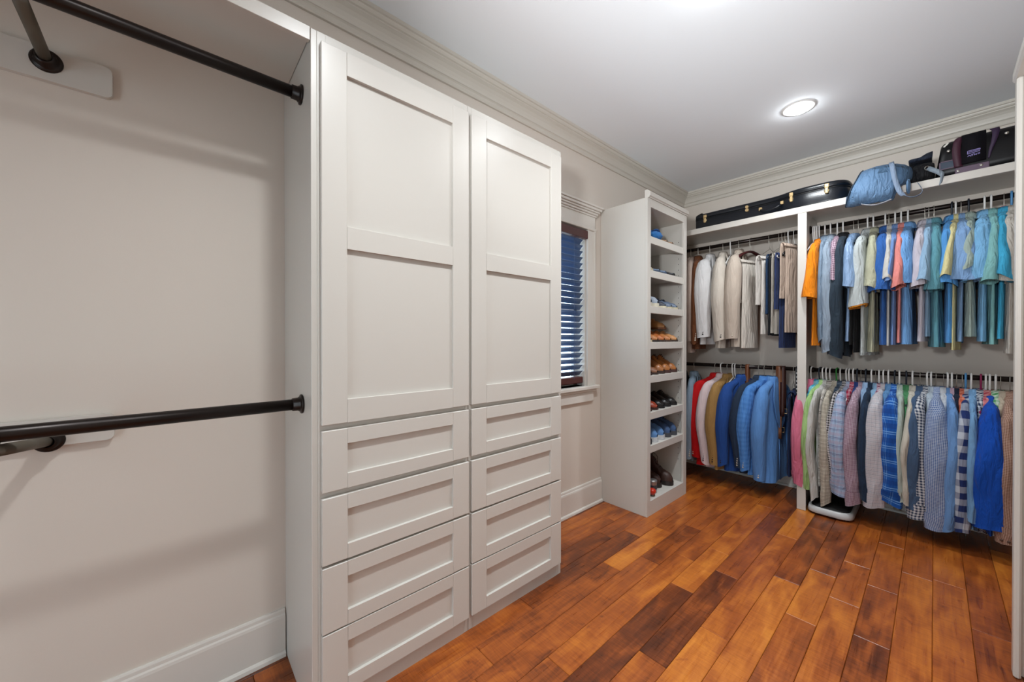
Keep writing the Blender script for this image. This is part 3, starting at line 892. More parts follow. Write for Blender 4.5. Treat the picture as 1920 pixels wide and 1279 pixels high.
ROWS = [
    ('UL', 0.210, 0.934, 1.057, 'blazer', P('c3b0a4', .8), 'black', 'taupe pink suit jacket, leftmost on the upper left rod', 0.367, 0.036),
    ('UL', 0.284, 0.962, 1.020, 'blazer', P('6b3f24',.9), 'black', 'brown suede jacket between two pale suit jackets', 0.297, 0.040),
    ('UL', 0.402, 0.905, 0.973, 'blazer', P('d9d8d8', .8), 'black', 'bright white suit jacket with black sleeve buttons', 0.052, 0.078),
    ('UL', 0.519, 0.933, 1.005, 'blazer', P('cfc6ba', .8), 'black', 'cream suit jacket right of the bright white one', 0.209, 0.061),
    ('UL', 0.660, 0.919, 0.992, 'blazer', P('c4b6a8', .8), 'black', 'pale beige suit jacket left of the dark wooden hanger', 0.105, 0.066),
    ('UL', 0.760, 0.590, 1.002, 'pants', P('d8d0c6'), 'wood', 'cream trousers folded over the dark wooden hanger', -0.300, 0.000),
    ('UL', 0.910, 0.617, 0.878, 'pants', P('d5cfc8'), 'wire', 'off-white trousers folded over a thin wire hanger', -0.300, 0.000),
    ('UL', 0.985, 0.701, 0.729, 'pants', P('1e3a5c'), 'wire', 'dark blue jeans folded beside the off-white trousers', -0.300, 0.000),
    ('UL', 1.008, 0.889, 0.894, 'pants', P('16181d'), 'wire', 'black trousers behind the folded dark blue jeans', -0.300, 0.000),
    ('UL', 1.031, 0.870, 0.879, 'pants', P('a8a299'), 'wire', 'grey-beige trousers right of the dark blue jeans', -0.300, 0.000),
    ('UL', 1.055, 0.666, 0.997, 'pants', P('28365f'), 'plastic', 'navy trousers between grey-beige and tan trousers', -0.300, 0.000),
    ('UL', 1.093, 0.577, 0.865, 'pants', P('c0ab9b'), 'clip', 'tan trousers clipped up beside the white divider', -0.300, 0.000),
    ('UR', 1.262, 0.592, 0.973, 'tee', P('f08a10'), 'plastic', 'bright orange T-shirt beside the white divider', -0.052, 0.047),
    ('UR', 1.297, 0.911, 0.992, 'shirt', P('7f93a8'), 'plastic', 'dusty blue shirt right of the orange T-shirt', 0.052, 0.021),
    ('UR', 1.333, 0.999, 1.050, 'shirt', P('93a3b4'), 'plastic', 'light grey-blue long shirt on the upper right rod', 0.017, 0.040),
    ('UR', 1.375, 0.476, 0.582, 'tee', CK('c9b0bd','7d5f74',.008), 'plastic', 'pink and grey fine-checked shirt beside the dark slate shirt', 0.017, 0.020),
    ('UR', 1.410, 1.036, 1.064, 'shirt', P('2c3a47'), 'plastic', 'dark slate long shirt with a black collar', 0.017, 0.044),
    ('UR', 1.474, 0.535, 0.939, 'tee', P('86a3c8',.35), 'wire', 'shiny pale blue satin shirt with a crumpled sleeve', -0.035, 0.040),
    ('UR', 1.502, 0.965, 1.024, 'pants', P('101114'), 'wire', 'black trousers showing below the satin shirt', -0.120, 0.000),
    ('UR', 1.557, 0.669, 1.043, 'polo', P('b9c0c0'), 'plastic', 'pale grey polo with orange sleeve lining', -0.157, 0.049),
    ('UR', 1.584, 0.547, 1.016, 'polo', P('b3b39a'), 'plastic', 'sage cream polo between pale grey and royal blue polos', 0.070, 0.040),
    ('UR', 1.651, 0.569, 0.964, 'polo', P('2f5fa6'), 'plastic', 'royal blue polo on the upper right rod', -0.017, 0.063),
    ('UR', 1.669, 0.503, 0.969, 'polo', P('c6c3bd'), 'black', 'off-white polo right of the royal blue polo', 0.052, 0.026),
    ('UR', 1.702, 0.515, 0.963, 'polo', P('6f8fc4'), 'plastic', 'periwinkle polo left of the salmon polo', 0.017, 0.019),
    ('UR', 1.733, 0.556, 0.948, 'polo', P('e08a83'), 'plastic', 'salmon pink polo, the only one on the upper right rod', 0.017, 0.033),
    ('UR', 1.769, 0.540, 0.958, 'polo', P('72a5dc'), 'plastic', 'light blue polo right of the salmon polo', -0.052, 0.063),
    ('UR', 1.853, 0.556, 0.938, 'polo', P('c2bcc6'), 'black', 'pale lavender polo near the middle of the upper right rod', -0.105, 0.041),
    ('UR', 1.870, 0.532, 0.904, 'polo', P('8fb0cc'), 'black', 'pale blue polo between lavender and teal polos', -0.017, 0.032),
    ('UR', 1.893, 0.589, 0.976, 'polo', P('5f98a6'), 'black', 'muted teal polo right of the pale blue polo', 0.070, 0.040),
    ('UR', 1.978, 0.551, 0.947, 'polo', P('5497d6'), 'dark', 'sky blue polo on a dark hanger left of the pale yellow polo', -0.122, 0.042),
    ('UR', 1.995, 0.512, 0.993, 'polo', P('d8cf9a'), 'plastic', 'pale yellow polo, the only one on the upper right rod', -0.087, 0.023),
    ('UR', 2.016, 0.540, 0.938, 'polo', P('7fa3cf'), 'black', 'dusty blue polo with a wide sleeve, right of the pale yellow polo', 0.035, 0.072),
    ('UR', 2.050, 0.466, 0.906, 'polo', P('9fb0a8'), 'dark', 'grey-green polo on a dark hook', -0.017, 0.037),
    ('UR', 2.118, 0.544, 0.937, 'polo', P('7ab2dc'), 'plastic', 'light blue polo right of the grey-green polo', -0.087, 0.065),
    ('UR', 2.143, 0.562, 0.955, 'polo', P('7fb5b5'), 'plastic', 'seafoam polo right of the light blue polo', 0.017, 0.033),
    ('UR', 2.196, 0.545, 0.920, 'polo', P('3fa6cf'), 'wire', 'turquoise polo under a red hanger clip', -0.105, 0.034),
    ('UR', 2.226, 0.568, 1.010, 'polo', P('c3bdb4'), 'blue', 'light beige polo, last on the upper right rod', -0.105, 0.051),
    ('LL', 0.246, 0.913, 0.943, 'blazer', P('8296a8', .8), 'black', 'faded grey-blue denim jacket, leftmost on the lower left rod', 0.244, 0.039),
    ('LL', 0.463, 0.889, 0.970, 'blazer', P('c00a10', .8), 'black', 'bright red blazer with sleeve buttons', -0.576, 0.054),
    ('LL', 0.515, 0.924, 0.971, 'blazer', P('dcc9ca', .8), 'plastic', 'pale pinkish white jacket right of the red blazer', -0.367, 0.049),
    ('LL', 0.567, 0.917, 0.968, 'blazer', P('a07c48', .8), 'black', 'camel tan blazer with gilt buttons', -0.192, 0.052),
    ('LL', 0.690, 0.912, 0.964, 'blazer', P('234c94', .8), 'black', 'royal blue blazer right of the camel blazer', -0.349, 0.059),
    ('LL', 0.835, 0.904, 0.952, 'blazer', P('24344a', .8), 'black', 'dark slate navy blazer between two blue blazers', -0.454, 0.044),
    ('LL', 0.879, 0.910, 0.950, 'blazer', CK('5a95dc','4a83cc',.02), 'black', 'sky blue checked blazer behind the light blue blazer', -0.401, 0.049),
    ('LL', 0.942, 0.963, 0.991, 'blazer', P('5f93d4', .8), 'black', 'light blue blazer with open lapel, front of the blue ones', -0.175, 0.056),
    ('LL', 1.087, 0.895, 0.909, 'pants', P('17264a'), 'wire', 'navy trousers folded over a wire hanger by the divider', 0.120, 0.000),
    ('LR', 1.214, 0.909, 0.865, 'shirt', P('e07a97'), 'plastic', 'pink long-sleeved shirt beside the white divider', -0.209, 0.046),
    ('LR', 1.271, 0.860, 0.950, 'shirt', CK('2f9fbe','9fdcea',.03), 'dark', 'turquoise and white print shirt right of the pink shirt', -0.367, 0.018),
    ('LR', 1.292, 0.923, 0.891, 'shirt', P('a8cf86'), 'plastic', 'light green long-sleeved shirt', -0.297, 0.025),
    ('LR', 1.314, 0.990, 0.953, 'shirt', P('cfcfcb'), 'plastic', 'off-white shirt right of the light green shirt', -0.244, 0.022),
    ('LR', 1.337, 0.884, 0.983, 'shirt', PL('cdc8c0','6a625c','a09890',.07), 'plastic', 'white and brown wide plaid shirt', -0.192, 0.018),
    ('LR', 1.377, 1.018, 0.924, 'shirt', PL('c9c2b2','8d867a','a8a092',.045), 'green', 'cream and grey plaid shirt under a green hanger', -0.192, 0.028),
    ('LR', 1.400, 0.763, 0.876, 'shirt', PL('46566a','7f8fa0','2c3848',.03), 'plastic', 'dark blue and grey plaid shirt, mostly hidden', -0.140, 0.014),
    ('LR', 1.438, 0.854, 0.875, 'shirt', CK('d4d0d0','24242c',.009), 'plastic', 'black and white gingham shirt by the light blue plaid', -0.262, 0.022),
    ('LR', 1.453, 0.911, 1.003, 'shirt', PL('a8c0dc','5a5f92','b8a8c0',.045), 'plastic', 'light blue plaid shirt with pink lines', -0.175, 0.050),
    ('LR', 1.477, 0.823, 0.914, 'shirt', CK('d8a0ac','b02448',.012), 'plastic', 'red and white gingham shirt, mostly hidden', -0.157, 0.018),
    ('LR', 1.497, 0.738, 0.848, 'shirt', P('27407c'), 'dark', 'deep navy shirt left of the burgundy micro-check shirt', 0.000, 0.018),
    ('LR', 1.522, 0.967, 0.941, 'shirt', CK('cdbcc8','7a4c64',.0045), 'wire', 'burgundy and white micro-check shirt', -0.122, 0.043),
    ('LR', 1.547, 0.724, 0.833, 'shirt', P('8faccf'), 'dark', 'powder blue shirt right of the burgundy micro-check', -0.017, 0.015),
    ('LR', 1.581, 0.911, 0.986, 'shirt', P('25374f'), 'plastic', 'dark navy shirt left of the windowpane shirt', -0.105, 0.032),
    ('LR', 1.603, 0.807, 0.993, 'shirt', P('8ab0d0'), 'wire', 'pale sky blue shirt right of the dark navy shirt', -0.035, 0.022),
    ('LR', 1.621, 0.609, 0.812, 'shirt', CK('d0b8c4','7a3858',.01), 'plastic', 'wine and white checked shirt, mostly hidden', 0.000, 0.015),
    ('LR', 1.647, 0.945, 0.920, 'shirt', PL('cfcdd2','8a8c9c','c0b6bc',.02), 'plastic', 'white windowpane-check shirt with rolled cuff', -0.157, 0.059),
    ('LR', 1.672, 0.692, 0.797, 'shirt', P('5f8fc0'), 'plastic', 'mid blue denim shirt behind the royal plaid', -0.052, 0.015),
    ('LR', 1.705, 0.890, 0.966, 'shirt', PL('1c5cb4','7ab0ea','123a84',.075), 'dark', 'royal blue bold plaid shirt', -0.052, 0.064),
    ('LS', 1.727, 0.865, 0.994, 'shirt', P('b6c4bd'), 'plastic', 'pale sage shirt right of the royal plaid', 0.087, 0.023),
    ('LS', 1.763, 0.645, 0.888, 'shirt', P('4a8a5c'), 'dark', 'green shirt sliver beside the pale sage shirt', 0.035, 0.013),
    ('LS', 1.795, 0.866, 0.976, 'shirt', P('d0cabc'), 'plastic', 'cream shirt left of the slate blue shirt', -0.017, 0.023),
    ('LS', 1.835, 0.882, 0.865, 'shirt', P('48607f'), 'black', 'slate blue long-sleeved shirt', -0.157, 0.044),
    ('LS', 1.871, 0.952, 0.921, 'shirt', CK('d6d8dc','283a58',.0095), 'plastic', 'navy and white gingham shirt with a full sleeve', -0.244, 0.055),
    ('LS', 1.886, 0.781, 0.944, 'shirt', P('b4c2cf'), 'plastic', 'pale grey-blue shirt right of the navy gingham', -0.052, 0.017),
    ('LS', 1.908, 0.994, 0.954, 'shirt', CK('b8c4d8','4a659c',.0048), 'black', 'blue and white fine-check shirt', 0.017, 0.062),
    ('LS', 1.943, 0.818, 1.052, 'shirt', P('c8ccd2'), 'wire', 'white shirt behind the blue oxford', 0.017, 0.016),
    ('LS', 1.960, 0.982, 0.979, 'shirt', P('6f9ad0'), 'plastic', 'light blue oxford shirt with plain cuff', 0.105, 0.038),
    ('LS', 1.981, 0.698, 0.884, 'shirt', P('c2a6b8'), 'plastic', 'lilac shirt right of the light blue oxford', -0.035, 0.014),
    ('LS', 2.003, 0.799, 0.920, 'shirt', P('1a2438'), 'black', 'black-navy shirt left of the buffalo check', -0.052, 0.016),
    ('LS', 2.027, 0.684, 0.868, 'shirt', CK('e08a70','c05a44',.012), 'black', 'coral checked shirt, mostly hidden', -0.035, 0.013),
    ('LS', 2.042, 0.970, 0.949, 'shirt', CK('c4ccd8','22356c',.042), 'blue', 'navy and white large buffalo-check shirt', -0.035, 0.041),
    ('LS', 2.065, 0.885, 1.010, 'shirt', P('7aa8d4'), 'plastic', 'light blue shirt left of the cobalt sweater', 0.000, 0.025),
    ('LS', 2.107, 0.536, 1.031, 'shirt', CK('d0d4da','1e2c50',.010), 'magenta', 'dark gingham shirt on a magenta hanger', -0.070, 0.019),
    ('LS', 2.127, 0.552, 0.876, 'shirt', CK('e0a0a0','c04858',.014), 'plastic', 'red gingham shirt behind the cobalt sweater', -0.052, 0.011),
    ('LS', 2.143, 0.888, 0.972, 'sweater', P('1450b8',.95), 'plastic', 'cobalt blue knitted sweater', -0.035, 0.089),
    ('LS', 2.167, 0.541, 0.861, 'shirt', CK('cfe0cf','4a9a5a',.014), 'plastic', 'green gingham shirt right of the cobalt sweater', -0.052, 0.016),
    ('LS', 2.187, 0.740, 0.906, 'shirt', P('c6b8a4'), 'wire', 'beige shirt left of the tan micro-check shirt', -0.070, 0.019),
    ('LS', 2.224, 0.967, 1.055, 'shirt', CK('c0a090','86604c',.0045), 'black', 'tan micro-check shirt with two cuff buttons, last on the rod', -0.105, 0.048),
]
def build_clothes():
    secs = {}
    for r in ROWS:
        secs.setdefault({'LS': 'LR'}.get(r[0], r[0]), []).append(r)
    i = 0
    for s, rs in secs.items():
        rs.sort(key=lambda r: r[1])
        for k, r in enumerate(rs):
            dl = r[1] - rs[k - 1][1] if k else .06
            dr = rs[k + 1][1] - r[1] if k < len(rs) - 1 else .06
            d = (dl + dr) / 2
            typ = r[4]
            tx = max(.012, min(.03 if typ != 'blazer' else .04, d * .42))
            w = max(.024, min(.05, d * .8)) if typ in ('polo', 'tee') else max(.026, min(.05, d * .95))
            if r[9]: w = max(.018, r[9])
            garment(r[0], r[1], r[2], r[3], typ, r[5], r[6], r[7], w, tx, i, r[8])
            i += 1
build_clothes()

# bare hangers, belts and other things on the rods
for i, (x, z, sec, lab) in enumerate(((1.222, 2.302, 'UR', 'empty white plastic hanger touching the divider, leftmost of three'), (1.232, 2.302, 'UR', 'empty white plastic hanger, middle one of three by the divider'),
        (1.243, 2.302, 'UR', 'empty white plastic hanger nearest the orange T-shirt'), (.612, 1.122, 'LL', 'empty white plastic hanger left of the royal blue blazer, left one'), (.632, 1.122, 'LL', 'empty white plastic hanger nearest the royal blue blazer'),
        (.588, 2.302, 'UL', 'empty white plastic hanger between cream and beige jackets'))):
    hanger('plastic', x, z, .1 * (i % 3 - 1), lab, sec)
def belt(x, label, col, half, w, y=3.975):
    m = plain(label.split()[0] + '_leather_%d' % int(x * 1000), col, .4, bump=.2, bscale=120)
    t = thing('leather_belt', label, 'belt', (x, 4.0, 1.122), 0, 'belts on the lower left rod')
    r = .0205
    pts = [(0, -r - .012, -half), (0, -r - .008, -half * .6), (0, -r - .002, -.12), (0, -r, -.02)] + [(0, -r * cos(radians(a)), r * sin(radians(a))) for a in range(20, 161, 28)] + [(0, r, -.02), (0, r + .004, -.2), (0, r + .01, -half * .85)]
    obj('strap', MB().ribbon(smooth_path(pts, 3), [w, 0, 0], .0035), m, t, True)
    bk = MB().tube([(-w * .62, r + .012, -half * .85 - .004), (w * .62, r + .012, -half * .85 - .004), (w * .62, r + .012, -half * .85 - .045), (-w * .62, r + .012, -half * .85 - .045)], .003, 6, closed=True)
    obj('buckle', bk, M['brass'], t)
belt(.735, 'chestnut leather belt looped between royal and slate blazers', '6a3d22', .30, .03)
belt(.985, 'long brown leather belt hanging right of the light blue blazer', '7a4f36', .62, .046)
belt(1.012, 'dark brown leather belt hanging beside the long brown belt', '3a1f1a', .42, .034)
t = thing('beaded_belt', 'black beaded belt with pale studs next to the divider', 'belt', (1.115, 4.0, 1.122), 0, 'belts on the lower left rod')
pts = [(0, -.024, -.34 + .017 * k) for k in range(20)]
st_ = MB().ribbon([(0, -.0225, -.36), (0, -.0215, -.02), (0, -.0205, .0), (0, 0, .0215), (0, .0205, 0), (0, .022, -.30)], [.022, 0, 0], .003)
obj('strap', st_, M['black'], t)
for p in pts[::2]:
    obj('stud', MB().lathe([(.001, -.004), (.005, -.002), (.006, 0)], (p[0], p[1] - .002, p[2]), 8, 'y', True), M['white'], t)
t = thing('black_jacket', 'black leather jacket in the dark corner behind the shoe cabinet', 'jacket', (.13, 4.0, 1.122), .05, 'clothes on the lower left rod')
g = random.Random(4)
R = torso(g, .2, -.80, .045, -.104, .2, 0); obj('torso', MB().rings(R), P('0d0d10', .45), t, True)
for s in (-1, 1):
    SR, _ = sleeve(g, s, .2, -.104, -.78, 'blazer', .045, 0); obj('sleeve', MB().rings(SR), P('0d0d10', .45), t, True)
obj('collar', MB().rings(collar_rings(-.104, 'blazer')), P('0d0d10', .45), t, True)
hanger('black', .13, 1.122, .05, 'black hanger holding the black leather jacket', 'LL')

# ------------------------------------------------------------ shoes
SHOEM = {}
def leather(h, rough=.4):
    k = (h, rough); 
    if k not in SHOEM: SHOEM[k] = plain('leather_%d' % len(SHOEM), tuple(c * .82 for c in lin(h)), rough, bump=.15, bscale=90)
    return SHOEM[k]
def shoe(kind, x_toe, y, z, up, sole, label, group, L=.285, rot=0.0, lace=None, tilt=0.0, accent=None, tall=1.18):
    """toe points +x (out of the cabinet); origin at the heel on the shelf"""
    t = thing('shoe' if kind != 'boot' else 'boot', label, 'shoe' if kind != 'boot' else 'boot', (x_toe - L, y, z + .0015), rot, group)
    t.scale = (1, 1.06, tall if kind != 'flat' else 1)
    W_ = [(0, .022), (.06, .031), (.3, .033), (.5, .036), (.7, .045), (.86, .041), (.95, .028), (1, .008)]
    st = {'loafer': .012, 'oxford': .014, 'sneaker': .024, 'boot': .028, 'flat': .018}[kind]
    H = {'loafer': [(0, .062), (.1, .072), (.35, .060), (.5, .066), (.65, .052), (.85, .036), (1, .014)],
         'oxford': [(0, .066), (.1, .075), (.34, .062), (.5, .084), (.64, .058), (.85, .036), (1, .012)],
         'sneaker': [(0, .078), (.1, .086), (.34, .074), (.48, .092), (.64, .066), (.85, .050), (1, .022)],
         'boot': [(0, .165), (.1, .172), (.33, .166), (.46, .145), (.56, .098), (.72, .07), (.88, .058), (1, .03)],
         'flat': [(0, .03), (.3, .03), (.5, .034), (.7, .03), (1, .012)]}[kind]
    n = 17; R = []; N = 22
    for i in range(N + 1):
        s = i / N
        w = interp(W_, s); h = interp(H, s)
        xx = L * (.012 + .976 * s)
        ring = []
        for j in range(n):
            a = pi * j / (n - 1)
            e = .62
            yy = w * math.copysign(abs(cos(a)) ** e, cos(a)); zz = st + h * abs(sin(a)) ** (.85 if s > .5 else .6)
            if kind == 'boot' and s < .5: yy *= lerp(1, .92, sin(a))
            ring.append((xx, yy, zz))
        R.append(ring)
    lo = {'loafer': .46, 'oxford': .40, 'sneaker': .38, 'boot': .34, 'flat': .5}[kind]
    mid = (n - 1) // 2
    def skip(i, j):
        s = (i + .5) / N
        return .07 < s < lo and mid - 4 <= j < mid + 4
    upm = leather(up, .32 if kind == 'oxford' else (.75 if kind == 'sneaker' else .5))
    uo = obj('upper', MB().rings(R, close=False, skip=skip), upm, t, True)
    # sole with heel
    poly = []
    for i in range(N + 1):
        s = i / N; poly.append((L * s, -(interp(W_, s) + .004)))
    poly += [(a, -b) for a, b in poly[::-1]]
    so = MB()
    if kind in ('loafer', 'oxford'):
        so.prism(poly, st * .45, st + .002)
        so.prism([(a, b) for a, b in poly if a < L * .27], 0, st * .46)
        so.prism([(a, b) for a, b in poly if a > L * .48], .0, st * .46)
    else: so.prism(poly, 0, st + .003)
    obj('sole', so, leather(sole, .6), t)
    obj('insole', MB().prism([(a * .5 + .012, b * .7) for a, b in poly], st + .004, st + .008), leather('2a1d16' if kind != 'flat' else sole, .8), t)
    if kind in ('oxford', 'sneaker', 'boot'):
        lm = leather(lace or '17120f', .7)
        z0_, z1_ = {'oxford': (.44, .6), 'sneaker': (.42, .64), 'boot': (.36, .62)}[kind]
        for q in range(5):
            s = lerp(z0_, z1_, q / 4); h = interp(H, s) + st; w = interp(W_, s) * .5
            obj('lace', MB().tube([(L * s, -w, h - .008), (L * s + .006, 0, h + .0035), (L * s, w, h - .008)], .0022, 5), lm, t)
    if kind == 'boot':
        obj('lace_loop', MB().tube(smooth_path([(L * .4, 0, .17), (L * .46, -.03, .215), (L * .62, -.045, .20), (L * .6, -.04, .14), (L * .47, -.01, .155)], 5), .0022, 5), leather('1a1210', .7), t)
        obj('ankle_collar', MB().tube([(L * .18 + L * .155 * cos(a), .031 * sin(a), .028 + .166) for a in [2 * pi * k / 18 for k in range(18)]], .006, 6, closed=True), leather(up, .6), t)
    if kind == 'loafer':
        s = .52
        obj('strap', MB().ribbon([(L * s, -.034, .05), (L * s + .004, -.022, interp(H, s) + st - .004), (L * s + .006, 0, interp(H, s) + st + .003), (L * s + .004, .022, interp(H, s) + st - .004), (L * s, .034, .05)], [.022, 0, 0], .003), leather(accent or up, .5), t, True)
    if kind == 'sneaker':
        obj('side_stripe', MB().ribbon([(L * .3, -interp(W_, .3) - .0015, .045), (L * .42, -interp(W_, .42) - .0035, .052), (L * .56, -interp(W_, .56) - .0015, .04)], [0, 0, .012], .002), leather(accent or 'c8ccd0', .5), t)
    return t
SX = .405
Z = SHZ
g1 = 'shoes in the white shoe cabinet'
# top two shelves: cloth bundle, sandals, flat shoes
t = thing('folded_cloth', 'crumpled blue cloth bundle on the top shoe shelf', 'cloth', (.330, 2.925, Z[0] + .001))
R = []
g = random.Random(9)
for i in range(13):
    s = i / 12; r = .055 * sin(pi * (.06 + .88 * s)) ** .6
    R.append([(-.06 + .15 * s + .0, (r * 2.0 + .008 * sin(5 * a + 7 * s)) * cos(a), .001 + max(0, .036 + (r * .75 + .006 * sin(4 * a + 9 * s)) * sin(a))) for a in [2 * pi * k / 22 for k in range(22)]])
obj('bundle', MB().rings(R, cap0=True, cap1=True), P('2f6fb0', .8), t, True)
obj('fold', MB().ribbon(smooth_path([(.0, -.085, .03), (.05, -.05, .07), (.06, .0, .078), (.05, .05, .065), (.02, .085, .03)], 5), [.03, 0, .01], .006), P('1d4a86', .8), t, True)
shoe('flat', SX - .01, 3.10, Z[0], 'a98460', '6a4c34', 'tan leather sandal on the top shoe shelf, near one', g1, .25)
shoe('flat', SX - .01, 3.20, Z[0], 'a98460', '6a4c34', 'tan leather sandal on the top shoe shelf, far one', g1, .25)
shoe('flat', SX, 2.83, Z[1], 'd0c8b4', 'b8ae98', 'cream flat slipper at the left of the second shelf', g1, .26)
shoe('flat', SX, 2.95, Z[1], '6f87a4', '3a4a60', 'blue-grey flat shoe on the second shelf, near one', g1, .27)
shoe('flat', SX, 3.06, Z[1], '6f87a4', '3a4a60', 'blue-grey flat shoe on the second shelf, far one', g1, .27)
shoe('flat', SX, 3.21, Z[1], '2e2f35', '1c1c20', 'black flip-flop at the far end of the second shelf', g1, .25)
# third shelf: canvas sneakers and slip-ons
shoe('sneaker', SX, 2.815, Z[2], '5f6a80', 'cfc8b8', 'navy and white patterned canvas sneaker at the left of the third shelf', g1, .28, lace='d8d8d8')
shoe('sneaker', SX, 2.925, Z[2], '9ca6b4', 'd6cfbc', 'pale grey canvas sneaker on the third shelf', g1, .28, lace='d8d8d8')
shoe('loafer', SX, 3.05, Z[2], '2b3242', 'd8d0b4', 'dark slip-on with cream sole on the third shelf', g1, .29)
shoe('loafer', SX, 3.16, Z[2], '5d6d84', 'c8bfa4', 'faded denim slip-on on the third shelf, near one', g1, .29)
shoe('loafer', SX, 3.265, Z[2], '5d6d84', 'c8bfa4', 'faded denim slip-on on the third shelf, far one', g1, .29)
# fourth shelf: tan and brown loafers, two layers
shoe('loafer', SX, 2.815, Z[3], 'c79c62', 'd6c6a4', 'light tan suede moccasin at the left of the fourth shelf', g1, .28)
shoe('loafer', SX, 2.925, Z[3], 'b8743c', '2c2420', 'orange-brown leather loafer on the fourth shelf, near one', g1, .29)
shoe('loafer', SX, 3.035, Z[3], 'b4642a', '3a2a22', 'orange-brown leather loafer on the fourth shelf, far one', g1, .29)
shoe('loafer', SX, 3.15, Z[3], 'b8733a', '4a3426', 'caramel loafer lying at the right of the fourth shelf', g1, .29)
shoe('loafer', SX, 3.265, Z[3], 'c48a54', '3a2a20', 'pale caramel loafer at the far end of the fourth shelf', g1, .29)
shoe('loafer', SX - .07, 2.87, Z[3] + .108, '54201a', '2a1512', 'burgundy woven loafer lying on top of the tan moccasin', g1, .28, .1)
shoe('loafer', SX - .06, 3.205, Z[3] + .108, 'c58e58', '7a4a2a', 'light caramel loafer lying on top of the caramel pair', g1, .28, -.12)
# fifth shelf: brown tassel loafers
shoe('loafer', SX, 2.815, Z[4], '6a4034', '35231e', 'dusky brown loafer at the left of the fifth shelf', g1, .3, accent='3a1c16')
shoe('loafer', SX, 2.92, Z[4], '8a5a40', '3a2822', 'mid brown loafer on the fifth shelf, second from left', g1, .3, accent='4a2418')
shoe('oxford', SX, 3.03, Z[4], 'a5683a', '3a2822', 'tan brown lace-up on the fifth shelf', g1, .3, tall=1.5, lace='2a1612')
shoe('oxford', SX + .0, 3.14, Z[4], 'a8672f', '4a2a26', 'caramel lace-up on the fifth shelf', g1, .3, tall=1.5, lace='2a1612')
shoe('oxford', SX + .0, 3.255, Z[4], 'a8672f', '4a2a26', 'caramel lace-up at the far end of the fifth shelf', g1, .3, tall=1.5, lace='2a1612')
# sixth shelf: red-brown and black dress shoes
shoe('oxford', SX, 2.815, Z[5], '8a3020', '3a1a14', 'red-brown polished dress shoe at the left of the sixth shelf', g1, .3)
shoe('oxford', SX, 2.92, Z[5], '9a3c24', '3a1a14', 'red-brown polished dress shoe, second on the sixth shelf', g1, .3)
shoe('oxford', SX, 3.03, Z[5], '08080a', '101010', 'black polished dress shoe on the sixth shelf, near one', g1, .3)
shoe('oxford', SX, 3.14, Z[5], '08080a', '101010', 'black polished dress shoe on the sixth shelf, middle one', g1, .3)
shoe('oxford', SX, 3.255, Z[5], '0a0a0c', '101010', 'black polished dress shoe at the far end of the sixth shelf', g1, .3)
# seventh shelf: running shoes
shoe('sneaker', SX, 2.815, Z[6], '3d4048', '2c2e34', 'dark grey running shoe at the left of the seventh shelf', g1, .29, lace='b8bcc0')
shoe('sneaker', SX, 2.92, Z[6], '5a86bc', 'd0d4d8', 'sky blue running shoe on the seventh shelf, near one', g1, .29, lace='20283a', tall=1.35)
shoe('sneaker', SX, 3.03, Z[6], '5a86bc', 'd0d4d8', 'sky blue running shoe on the seventh shelf, far one', g1, .29, lace='20283a', tall=1.35)
shoe('sneaker', SX, 3.145, Z[6], '3a5680', '4a4e56', 'navy running shoe on the seventh shelf, near one', g1, .29, lace='10141c', tall=1.35)
shoe('sneaker', SX, 3.255, Z[6], '3a5680', '4a4e56', 'navy running shoe at the far end of the seventh shelf', g1, .29, lace='10141c', tall=1.35)
# bottom: boots, tin and polish
shoe('boot', SX - .005, 3.20, Z[7], '402820', '241a17', 'brown laced work boot on the bottom shelf, far one', g1, .31)
shoe('boot', SX - .05, 3.08, Z[7], '3a221b', '241a17', 'brown laced work boot on the bottom shelf, near one', g1, .31)
shoe('boot', SX - .11, 2.90, Z[7], '121113', '0e0e0e', 'black boot behind the silver tin', g1, .28)
t = thing('silver_tin', 'silver ribbed tin in front of the black boot', 'tin', (.350, 2.940, Z[7] + .0015))
prof = [(.001, 0), (.034, 0), (.035, .003)]
for k in range(8): prof += [(.035, .01 + k * .009), (.0335, .0145 + k * .009)]
prof += [(.036, .085), (.036, .1), (.030, .104), (.001, .104)]
obj('body', MB().lathe(prof, n=26), plain('tin', 'a8a8a8', .35, metal=.8), t, True)
obj('label_band', MB().lathe([(.0358, .03), (.0358, .065)], n=26), plain('tin_label', '38383c', .5), t, True)
t = thing('red_polish_jar', 'small round red polish jar beside the silver tin', 'jar', (.385, 2.868, Z[7] + .0015))
obj('jar', MB().lathe([(.001, 0), (.018, 0), (.02, .008), (.016, .012), (.026, .022), (.030, .036), (.028, .05), (.018, .058), (.001, .058)], n=24), plain('red_gloss', 'c0301c', .25), t, True)
obj('lid', MB().lathe([(.0225, .0015), (.0225, .012), (.019, .013)], n=24), plain('jar_glass', '4a4034', .2), t, True)

